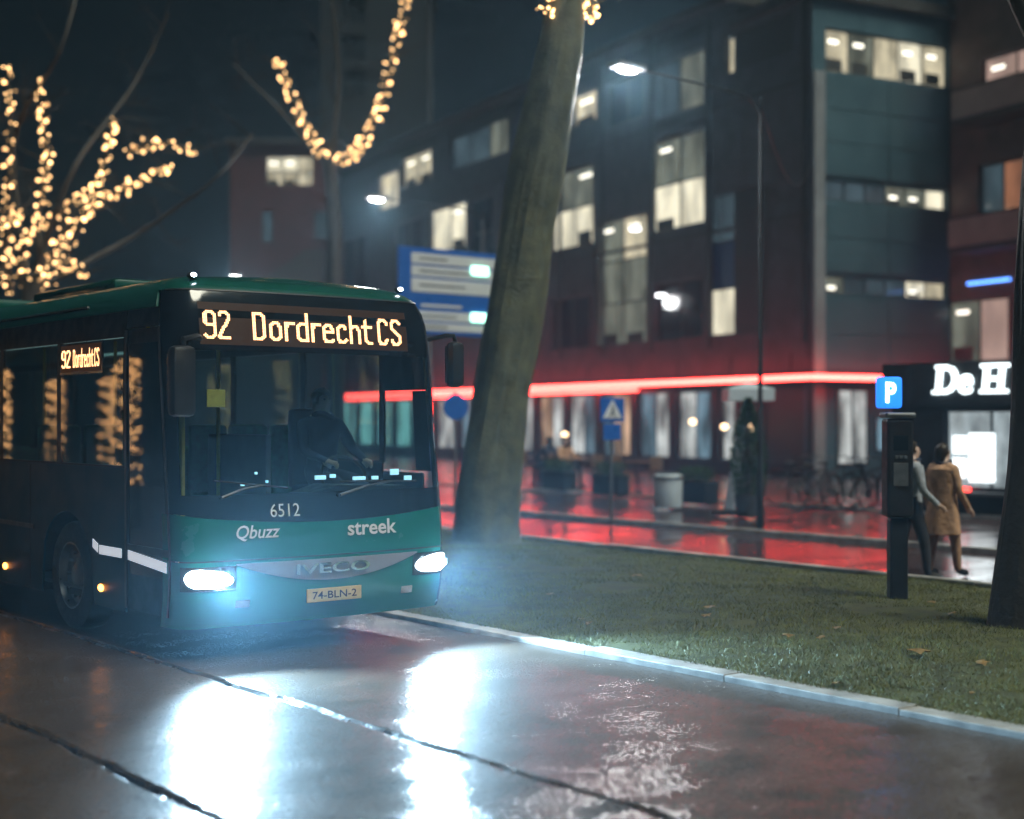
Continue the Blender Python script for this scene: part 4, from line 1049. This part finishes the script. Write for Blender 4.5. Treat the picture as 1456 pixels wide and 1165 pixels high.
def twigs(mb, path, n, ln, r0, depth=2, up=.5):
    for i in range(n):
        t = random.uniform(.25, 1)*(len(path)-1); j = min(int(t), len(path)-2); q = path[j].lerp(path[j+1], t-j)
        d = Vector((random.gauss(0, 1), random.gauss(0, 1), random.gauss(up, .6))).normalized(); l = ln*random.uniform(.5, 1.2)
        pts = [q]; 
        for k in range(4): pts.append(pts[-1] + d*l/4); d = (d + Vector((random.gauss(0, .25), random.gauss(0, .25), random.gauss(.08, .2)))).normalized()
        mb.tube(pts, [r0*(1-.2*k) for k in range(5)], 4, cap=False)
        if depth > 1: twigs(mb, pts, 3, ln*.5, r0*.5, depth-1, up)
def tree(label, base, trunk, trad, limbs, m, group='trees lining the street', tw=8, jit=.18, z0=None):
    """trunk: points; limbs: list of (points, r0, r1)"""
    root = thing('street_tree', label, 'tree', tuple(base), 0, group); b = Vector(base)
    tp = curve_pts(trunk, 110); n = len(tp)
    rr = [interp(i/(n-1), trad) for i in range(n)]
    MB().tube([p - b for p in tp], rr, 56, jit=jit).build('trunk', m, root, True)
    for (ps, r0, r1) in limbs:
        pt = curve_pts(ps, 16, .05, random.random()*9)
        mb = MB(); mb.tube([p - b for p in pt], [r0 + (r1-r0)*i/16 for i in range(17)], 9)
        twigs(mb, [p - b for p in pt], tw, 1.3, .018)
        mb.build('limb', m, root, True)
    return root
def P(x, y, d): return at(x, y, d)
# leaning mossy tree in the median
bt = ground(692, 768, .17); bd = bt.dot(FW)
tr = [bt + Vector((0, 0, -.1)), P(694, 700, bd), P(714, 560, bd), P(738, 400, bd), P(762, 250, bd-.1), P(786, 130, bd-.2), P(800, 40, bd-.2), P(805, -60, bd-.2)]
limbs = [([P(800, 60, bd-.2), P(792, 10, bd-.3), P(770, -60, bd-.6), P(720, -200, bd-1.0)], .16, .06), ([P(803, 30, bd-.2), P(830, 10, bd), P(850, -40, bd+.3), P(900, -200, bd+.8)], .15, .06),
         ([P(803, -20, bd-.2), P(806, -120, bd), P(815, -260, bd)], .17, .06)]
tree('leaning mossy trunk rising from the grass between bus and neon canopy', (bt.x, bt.y, mound(bt.x, bt.y)-.05), tr, [(0, .54), (.03, .47), (.10, .43), (.5, .39), (.8, .33), (1, .22)], limbs, M_bark, jit=.12)
GRP = 'fairy lights wound round tree limbs'
light_string('short fairy lights topping the leaning tree on the bus side', curve_pts([P(775, 22, bd-.5), P(779, 0, bd-.5), P(772, -50, bd-.6)], 10), (.10, .09), 34, GRP, size=.85)
light_string('short fairy lights topping the leaning tree on the lamp side', curve_pts([P(842, 22, bd-.3), P(838, 0, bd-.1), P(850, -50, bd+.3)], 10), (.10, .09), 34, GRP, size=.85)
# dark tree at the frame edge
b2 = ground(1446, 893, .17); d2 = b2.dot(FW)
tree('dark trunk at the frame edge in front of the kiosk', (b2.x, b2.y, mound(b2.x, b2.y)-.05), [b2 + Vector((0, 0, -.1)), P(1457, 780, d2), P(1474, 560, d2), P(1480, 330, d2), P(1494, 60, d2), P(1500, -200, d2)],
     [(0, .29), (.05, .235), (.3, .20), (1, .15)], [([P(1480, 60, d2), P(1400, -80, d2), P(1300, -260, d2+.6)], .09, .03), ([P(1485, -60, d2), P(1560, -200, d2), P(1600, -350, d2)], .09, .03)], M_bark_d)
# tree with lit limbs behind the bus roof
d3 = 33.5
L_px = [
 ('upright limb nearest the frame edge', [(14, 420), (8, 330), (14, 230), (12, 95)], 0.6, 15),
 ('tall upright limb', [(66, 410), (54, 320), (66, 220), (52, 110)], 0, 24),
 ('forked limb ending in a vertical tip', [(72, 405), (112, 322), (146, 245), (162, 166)], -.8, 26),
 ('spreading limb reaching far towards the lamp', [(60, 408), (92, 330), (168, 272), (243, 238)], .8, 30),
 ('thin arching limb tip above the rest', [(178, 216), (205, 208), (240, 204), (277, 216)], 1.2, 20),
 ('low drooping limb just above the bus roof', [(40, 396), (75, 384), (108, 376), (120, 392)], -1.2, 26),
 ('inner limb between the upright ones', [(30, 410), (36, 340), (88, 300), (130, 268)], .3, 24),
 ('short curling limb low at the frame edge', [(0, 400), (6, 350), (20, 310), (30, 306)], -1.0, 36)]
b3 = at(48, 597, d3); b3.z = .15
limbs = []
for nm_, ps, dd, pm in L_px:
    limbs.append(([P(x, y, d3+dd) for x, y in ps], .085, .03))
for ps in ([(40, 420), (100, 250), (190, 120), (240, 20)], [(40, 400), (20, 200), (90, 60), (120, -80)], [(72, 400), (200, 330), (310, 250), (360, 190)]):
    limbs.append(([P(x, y, d3+random.uniform(-1.5, 1.5)) for x, y in ps], .08, .02))
tree('bare tree with many fairy lit limbs above the bus roof', (b3.x, b3.y, .12), [b3, P(50, 560, d3), P(44, 470, d3), P(48, 390, d3)], [(0, .38), (.3, .30), (1, .22)], limbs, M_bark_d, tw=7)
for nm_, ps, dd, pm in L_px:
    light_string('fairy lights on the ' + nm_ + ' above the bus', curve_pts([P(x, y, d3+dd) for x, y in ps], 16), (.12, .07), pm, GRP)
# tree with the V of lights
d4 = 44.0
b4 = at(478, 597, d4); b4.z = .12
va = [P(x, y, d4) for x, y in ((462, 226), (440, 190), (412, 130), (395, 84))]
vb = [P(x, y, d4+.5) for x, y in ((462, 224), (500, 222), (535, 165), (560, 75), (580, -10))]
tree('tall bare tree whose forked limbs carry a V of fairy lights', (b4.x, b4.y, .1), [b4, P(476, 420, d4), P(474, 300, d4), P(466, 228, d4)], [(0, .32), (1, .16)],
     [(va, .11, .05), (vb, .12, .05), ([P(468, 240, d4), P(400, 160, d4+1), P(330, 90, d4+1)], .09, .03), ([P(470, 235, d4), P(480, 120, d4), P(470, -20, d4)], .10, .03)], M_bark_d, tw=7)
light_string('fairy lights on the shorter arm of the V in the tall tree', curve_pts(va, 16), (.16, .10), 26, GRP, size=1.15)
light_string('fairy lights on the longer arm of the V in the tall tree', curve_pts(vb, 16), (.18, .12), 30, GRP, size=1.15)
# trees on our own pavement: seen as reflections in the flank of the bus
for i, (x, y) in enumerate(((-.5, 23.4), (-.4, 29.6), (-5.0, 34.8), (-5.0, 38.4))):
    b5 = Vector((x, y, 0)); limbs = []; paths = []
    for k in range(5):
        th = k*1.256 + i; e = Vector((math.cos(th)*1.5, math.sin(th)*1.5, 6.4 + .5*math.sin(k*2)))
        pp_ = [b5 + Vector((0, 0, 3.0)), b5 + Vector((math.cos(th)*.6, math.sin(th)*.6, 4.2)), b5 + e]
        limbs.append((pp_, .08, .03)); paths.append(pp_)
    tree(['first', 'second', 'third', 'fourth'][i] + ' lit tree on the near pavement, mirrored in the bus windows', tuple(b5), [b5, b5 + Vector((0, 0, 1.6)), b5 + Vector((0, 0, 3.2))], [(0, .24), (1, .15)], limbs, M_bark_d, tw=3)
    for k, pp_ in enumerate([[b5 + Vector((0, 0, .8)), b5 + Vector((0, 0, 3.0))], [b5 + Vector((0, 0, 2.9)), b5 + Vector((-.3, .5, 3.0)), b5 + Vector((-.5, .9, 2.2)), b5 + Vector((-.5, 1.0, 1.2))], [b5 + Vector((0, 0, 2.9)), b5 + Vector((.2, -.5, 2.9)), b5 + Vector((.3, -.8, 2.3)), b5 + Vector((.3, -.8, 1.5))]]):
        light_string(['trunk', 'drooping', 'hanging', 'third limb', 'fourth limb', 'fifth limb'][k] + ' fairy lights of the ' + ['first', 'second', 'third', 'fourth'][i] + ' tree mirrored in the bus windows', curve_pts(pp_, 10), (.2 if k == 0 else .10, .16 if k == 0 else .06), 190 if k == 0 else 55, GRP, single=False, size=.8)

# ------------------------------------------------------------------ street lamps
def street_lamp(label, base, h, arm, power):
    root = thing('street_lamp', label, 'street lamp', tuple(base), 0, 'street lamps with long arms')
    MB().tube([(0,0,0), (0,0,.9), (0,0,.95), (0,0,h)], [.065, .06, .042, .03], 12).build('pole', M_metal, root, True)
    MB().tube([(0,0,h-.25), (-.3,0,h-.03), (-1.0,0,h+.02), (-arm,0,h+.05)], [.026,.022,.02,.018], 8).build('arm', M_metal, root, True)
    hd = MB().box(-arm-.48, -arm+.12, -.15, .15, h+.0, h+.10, bev=.035).build('lamp_head', M_galv, root, True)
    MB().ell((-arm-.19, 0, h-.005), (.19, .10, .04), 14, 8).build('lamp_lens', E_lamp, hd, True)
    ld = bpy.data.lights.new('lamp_light', 'POINT'); ld.energy = power; ld.color = (.95, .96, .96); ld.shadow_soft_size = .30
    lo = bpy.data.objects.new('lamp_light', ld); col.objects.link(lo); lo.parent = hd; lo.location = (-arm-.19, 0, h-.20)
    return root
pb = ground(1081, 752, .07)
street_lamp('lit street lamp on a dark pole in front of the brick facade', (pb.x, pb.y, .07), 7.15, 2.85, 430)
pl4 = at(535, 286, 34.8)
street_lamp('lit street lamp behind the leaning tree, above the bus and direction sign', (pl4.x + 3.3, pl4.y, .07), 7.2, 3.1, 430)
pl5 = at(334, 373, 58)
street_lamp('small distant street lamp just above the front corner of the bus roof', (pl5.x + 2.4, pl5.y, .1), 7.6, 2.2, 400)
# overhead wire from the lamp pole towards the building corner
wa = Vector((pb.x, pb.y, 7.1)); wb_ = P0 + Vector((-.3, -.3, 9.6)); 
MB().tube([wa.lerp(wb_, t) - Vector((0, 0, 1.1*math.sin(math.pi*t))) for t in np.linspace(0, 1, 14)], .012, 5).build('overhead_wire', M_metal, None, label='thin overhead wire sagging from the lamp pole to the building', cat='wire')

# ------------------------------------------------------------------ signs
# parking guidance board facing along the road
ds = 30.5
sl = at(566, 597, ds); sl.z = .07
SG = thing('direction_sign', 'large blue and white direction board with two lit green displays behind the leaning tree', 'road sign', (sl.x, sl.y, .07))
k_ = ds/FPX
def sz(py): return CAM_H + (HORIZ-py)*k_ - .07
MB().box(0, 3.1, 0, .06, sz(474), sz(349), bev=.012).build('board', M_blue, SG)
rows = [(357, 372), (375, 390), (393, 413), (440, 454), (457, 468)]
for j, (a, b) in enumerate(rows):
    pn = MB().box(.34, 3.02, -.012, -.001, sz(b), sz(a), bev=.004).build('name_panel', M_swhite, SG)
    zc = (sz(a)+sz(b))/2
    MB().box(.55, 1.3 + .25*((j*7) % 4), -.016, -.0125, zc-.022, zc+.022).build('lettering_bar', M_sgrey, pn)
MB().box(.6, 1.7, -.010, -.001, sz(432)-.03, sz(432)+.03).build('lettering_bar', M_swhite, SG)
for a in (376, 445):
    MB().box(1.95, 2.42, -.06, -.013, sz(a+7), sz(a-6), bev=.02).build('display', E_cyan, SG)
for x in (.9, 2.5): MB().tube([(x, .1, 0), (x, .1, sz(352))], .06, 10).build('post', M_galv, SG, True)
# zebra crossing sign
def put(px, py, z): return ground(px, py, z)
zs_ = put(870, 742, .07); dz_ = zs_.dot(FW); kk = dz_/FPX
ZS = thing('crossing_sign', 'blue square pedestrian crossing sign above a small blue plate on a post', 'road sign', (zs_.x, zs_.y, .07), -R_(18))
def zz(py): return CAM_H + (HORIZ-py)*kk - .07
hw = 19*kk
MB().tube([(0, .03, 0), (0, .03, zz(566))], .03, 8).build('post', M_galv, ZS, True)
bdz = MB().box(-hw, hw, -.02, .0, zz(600), zz(566), bev=.006).build('board', M_blue, ZS)
zm = (zz(600)+zz(566))/2
MB().prism([(-hw*.8, zm-hw*.62), (hw*.8, zm-hw*.62), (0, zm+hw*.78)], -.026, -.021).build('triangle', M_swhite, bdz)
mb = MB(); q = hw
mb.prism([(-.06*q, zm+.12*q), (.10*q, zm+.12*q), (.14*q, zm-.12*q), (-.06*q, zm-.16*q)], -.030, -.0265)
mb.prism([(-.02*q, zm-.16*q), (.10*q, zm-.16*q), (.26*q, zm-.52*q), (.14*q, zm-.52*q)], -.030, -.0265)
mb.prism([(-.08*q, zm-.16*q), (.02*q, zm-.16*q), (-.14*q, zm-.52*q), (-.26*q, zm-.52*q)], -.030, -.0265)
mb.prism([(.02*q + .09*q*math.cos(t), zm + .24*q + .09*q*math.sin(t)) for t in np.linspace(0, 2*math.pi, 9)[:-1]], -.030, -.0265)
mb.build('walking_figure', M_ink, bdz)
MB().box(-hw*.72, hw*.72, -.02, .0, zz(626), zz(603), bev=.006).build('lower_plate', M_blue, ZS)
# round blue cycle sign beside the bus
cs_ = at(648, 597, 27.5); CS = thing('round_sign', 'round blue road sign on a pole between bus and leaning tree', 'road sign', (cs_.x, cs_.y, .07), -R_(20))
MB().tube([(0, .03, 0), (0, .03, 2.35)], .03, 8).build('post', M_galv, CS, True)
MB().lathe([(.02, -.012), (.24, -.012), (.25, 0), (.24, .012), (.02, .012)], 28, c=(0, 0, 2.05), axis='Y').build('disc', M_blue, CS, True)

# ------------------------------------------------------------------ street furniture on the far pavement
bp_ = ground(950, 722, .12)
BN = thing('litter_bin', 'pale grey litter bin on the far pavement beside the terrace', 'bin', (bp_.x, bp_.y, .12), R_(-30))
sb = bp_.dot(FW)/FPX
MB().lathe([(19*sb, 0), (20*sb, .04), (20.5*sb, 42*sb), (20*sb, 46*sb), (15*sb, 48*sb)], 20).build('body', M_bin, BN, True)
MB().lathe([(21.5*sb, 41*sb), (22*sb, 42*sb), (22*sb, 44*sb), (21.2*sb, 45*sb)], 20).build('rim', M_galv, BN, True)
MB().lathe([(15*sb, 48*sb), (15.5*sb, 49*sb), (9*sb, 51*sb), (2*sb, 51.6*sb)], 20).build('lid', M_metal, BN, True)
# parasol with a leaning pale pole, beside an evergreen
pa_ = ground(1036, 732, .12); pd = pa_.dot(FW); tp_ = P(1062, 552, pd)
PR = thing('terrace_parasol', 'pale square parasol on a slanted pale pole beside the evergreen', 'parasol', (pa_.x, pa_.y, .12))
rel = tp_ - Vector((pa_.x, pa_.y, .12))
MB().tube([(0,0,0), tuple(rel*.5), tuple(rel)], [.10, .085, .08], 12).build('pole', M_bin, PR, True)
MB().lathe([(.32, 0), (.32, .06), (.10, .10)], 16).build('base', M_slab, PR)
mb = MB(); hz = rel.z; n = 4
for q_ in range(2):
    off = q_*.04
    rr = [(0, 0, hz + .10 - off)] + [tuple(RT*(sx*.42 + .36) + FW*(sy_*.42) + Vector((0, 0, hz - .02 - off))) for sx, sy_ in ((-1,-1),(1,-1),(1,1),(-1,1))]
    mb.add([(rr[0][0] + (RT*.36).x, rr[0][1] + (RT*.36).y, rr[0][2])] + rr[1:], [(0,1,2),(0,2,3),(0,3,4),(0,4,1)])
for i in range(4):
    a, b = Vector(mb.v[1+i]), Vector(mb.v[1+(i+1) % 4]); dn = Vector((0, 0, -.22)); mb.add([a, b, b+dn, a+dn], [(0,1,2,3)])
mb.build('canopy', M_bin, PR)
# clipped evergreen in a pot
ev = ground(1064, 735, .12); EVG = thing('potted_evergreen', 'slim dark green evergreen in a pot next to the lamp pole', 'plant', (ev.x, ev.y, .12))
MB().lathe([(.20, 0), (.26, .40), (.24, .40), (.2, .36)], 16).build('pot', M_slab, EVG, True)
mb = MB(); rs = random.Random(4)
for i in range(2600):
    z = .38 + 1.75*rs.random(); r = (.34 - .16*abs(z-1.0))*math.sqrt(rs.random())*(1 if z < 1.6 else max(.1, (2.2-z)/.6)); th = rs.uniform(0, 6.283)
    c = Vector((r*math.cos(th), r*math.sin(th), z)); d = Vector((math.cos(th), math.sin(th), rs.uniform(.3, 1.6))).normalized()*rs.uniform(.05, .10); sd_v = d.cross(Vector((rs.random(), rs.random(), .1))).normalized()*.014
    mb.add([c - sd_v, c + sd_v, c + d], [(0, 1, 2)])
fo = mb.build('foliage', M_leafg, EVG); MB().tube([(0,0,.3), (0,0,2.0)], [.04, .01], 8).build('stem', M_bark_d, EVG)
# bicycles
def bicycle(label, loc, rz):
    root = thing('bicycle', label, 'bicycle', loc, rz, 'bicycles parked before the end block'); r = .34
    for k, x in enumerate((-.52, .52)):
        wmb = MB().tube([(x + r*math.cos(t), 0, r + r*math.sin(t)) for t in np.linspace(0, 2*math.pi, 29)], .02, 6, cap=False)
        wo = wmb.build('wheel', M_rub, root, True)
        sp = MB()
        for q_ in range(12):
            t = q_*math.pi/6; sp.tube([(x, 0, r), (x + (r-.01)*math.cos(t), 0, r + (r-.01)*math.sin(t))], .003, 3, cap=False)
        sp.build('spokes', M_galv, wo)
    bb, st, hd_, fk = (-.06, 0, .29), (-.22, 0, .82), (.36, 0, .80), (.52, 0, .34)
    mb = MB(); mb.tube([bb, st], .017, 7); mb.tube([bb, (.38, 0, .70)], .019, 7); mb.tube([(-.18, 0, .70), hd_], .016, 7)
    mb.tube([bb, (-.52, 0, .34)], .012, 6); mb.tube([(-.20, 0, .76), (-.52, 0, .34)], .011, 6); mb.tube([(.34, 0, .92), (.38, 0, .70), fk], .016, 7)
    mb.build('frame', M_metal, root, True)
    MB().tube([(.26, -.28, .98), (.36, -.16, 1.02), (.34, 0, .96), (.36, .16, 1.02), (.26, .28, .98)], .013, 6).build('handlebar', M_galv, root, True)
    sdm = MB().ell((0, 0, 0), (.14, .08, .035), 10, 6); sdm.build('saddle', M_rub, root, True, loc=(-.25, 0, .87))
    mb = MB(); mb.lathe([(.09, -.012), (.09, .012)], 14, c=(-.06, -.03, .29), axis='Y'); mb.tube([(-.06, -.09, .29), (.04, -.09, .16)], .01, 5); mb.tube([(-.06, .09, .29), (-.16, .09, .42)], .01, 5); mb.build('crank', M_galv, root)
    MB().box(-.72, -.38, -.06, .06, .705, .72).build('rack', M_metal, root)
    MB().ell((-.74, 0, .60), (.015, .03, .02), 8, 5).build('rear_reflector', M_redb, root)
    return root
for i, (px, py, rz) in enumerate(((1135, 716, .3), (1158, 722, .55), (1186, 719, .2), (1210, 724, .5), (1236, 722, .35))):
    g = ground(px, py, .12)
    bicycle(['bicycle parked nearest the lamp pole, leftmost of the row', 'second bicycle of the row counting from the lamp pole', 'middle bicycle of the row before the end block', 'fourth bicycle of the row counting from the lamp pole', 'bicycle parked nearest the kiosk, last of the row'][i], (g.x, g.y, .12), rz - R_(30))
# terrace: screens, tables, chairs, guests
def bistro_table(label, loc):
    t = thing('bistro_table', label, 'table', loc, 0, 'terrace tables')
    MB().lathe([(.36, .72), (.37, .73), (.37, .745), (.36, .75)], 20).build('table_top', M_wood, t, True)
    MB().tube([(0,0,.02), (0,0,.72)], .03, 8).build('column', M_metal, t); MB().lathe([(.22, 0), (.22, .02), (.04, .05)], 16).build('base', M_metal, t)
def terrace_chair(label, loc, rz):
    c = thing('terrace_chair', label, 'chair', loc, rz, 'terrace chairs')
    MB().box(-.21, .21, -.2, .2, .43, .46, bev=.01).build('seat', M_wood, c)
    MB().box(-.21, .21, -.23, -.20, .55, .88, bev=.01).build('backrest', M_wood, c)
    for x, y, h in ((-.19, -.215, .88), (.19, -.215, .88), (-.19, .18, .43), (.19, .18, .43)): MB().tube([(x, y, 0), (x, y, h)], .014, 6).build('leg', M_metal, c)
TB = [(765, 690), (825, 694), (905, 700)]
for i, (px, py) in enumerate(TB):
    g = ground(px, py, .12)
    where = ['next to the leaning tree', 'in the middle of the terrace', 'beside the pale bin'][i]
    bistro_table('round terrace table ' + where, (g.x, g.y, .12))
    for k, (dx, dy) in enumerate(((-.15, -.62), (.1, .66))):
        terrace_chair('wooden terrace chair on the ' + ('bus' if k else 'kiosk') + ' side of the table ' + where, (g.x + dx, g.y + dy, .12), 0.0 if k == 0 else math.pi)
g = ground(825, 694, .12)
person('person', 'guest in pale top seated at the middle terrace table, head against a warm window', (g.x + .1, g.y + .70, .12), math.pi, seated(.46, .42, .30), [M_skin, M_tan, M_trou, M_rub], RAD)
g = ground(765, 690, .12)
person('person', 'guest in dark coat seated at the terrace table next to the leaning tree', (g.x - .15, g.y - .62, .12), 0.0, seated(.46, .42, .30), [M_skin, M_navy, M_trou, M_rub], RAD)
for i, (px, py) in enumerate(((795, 697), (868, 704), (990, 716))):
    g = ground(px, py, .12)
    t = thing('planter_box', ['dark planter box between the first two terrace tables', 'dark planter box behind the crossing sign post', 'dark planter box between the pale bin and the slanted parasol pole'][i], 'planter', (g.x, g.y, .12), R_(80), 'planters along the terrace')
    MB().box(-.55, .55, -.18, .18, 0, .48, bev=.015).build('box', M_metal, t)
    mb = MB(); rs = random.Random(i)
    for q_ in range(900):
        c = Vector((rs.uniform(-.52, .52), rs.uniform(-.16, .16), .46 + .30*rs.random())); d = Vector((rs.gauss(0, 1), rs.gauss(0, 1), rs.random()*1.5)).normalized()*.07; sv_ = d.cross(Vector((.3, .8, .2))).normalized()*.02
        mb.add([c - sv_, c + sv_, c + d], [(0, 1, 2)])
    mb.build('foliage', M_leafg, t)
# pendant lamps hanging under the canopy
for i, (px, py) in enumerate(((803, 618), (985, 600), (1030, 607), (1068, 608), (800, 652))):
    u, z = facade_uv(px, py, P0 - INN*.75, AX); p = P0 - INN*.75 + AX*u
    t = thing('pendant_lamp', ['warm pendant lamp under the canopy next to the leaning tree', 'amber pendant lamp under the canopy near the parasol', 'pale pendant lamp just beside the parasol pole', 'pendant lamp behind the lamp pole', 'low round orange lamp over the terrace tables'][i], 'lamp', (p.x, p.y, z), group='pendant lamps under the canopy')
    MB().ell((0, 0, 0), (.11, .11, .09), 12, 8).build('globe', E_pend if i < 4 else E_oran, t, True)
    MB().tube([(0, 0, .08), (0, 0, max(.1, 3.02 - z))], .008, 5).build('cord', M_metal, t)

# ------------------------------------------------------------------ damp night air
hz_ = MB().box(-30, 112, -30, 132, -1.2, 34)
me = hz_.mesh('haze', M_clear); me.materials.clear()
hm = bpy.data.materials.new('haze_air'); hm.use_nodes = True; t = hm.node_tree
for n in list(t.nodes):
    if n.type == 'BSDF_PRINCIPLED': t.nodes.remove(n)
pv = t.nodes.new('ShaderNodeVolumePrincipled'); pv.inputs['Color'].default_value = (.42, .74, 1.0, 1); pv.inputs['Density'].default_value = .0031; pv.inputs['Anisotropy'].default_value = .78
t.links.new(pv.outputs[0], [n for n in t.nodes if n.type == 'OUTPUT_MATERIAL'][0].inputs['Volume'])
me.materials.append(hm); link('haze', me, None, kind='stuff')
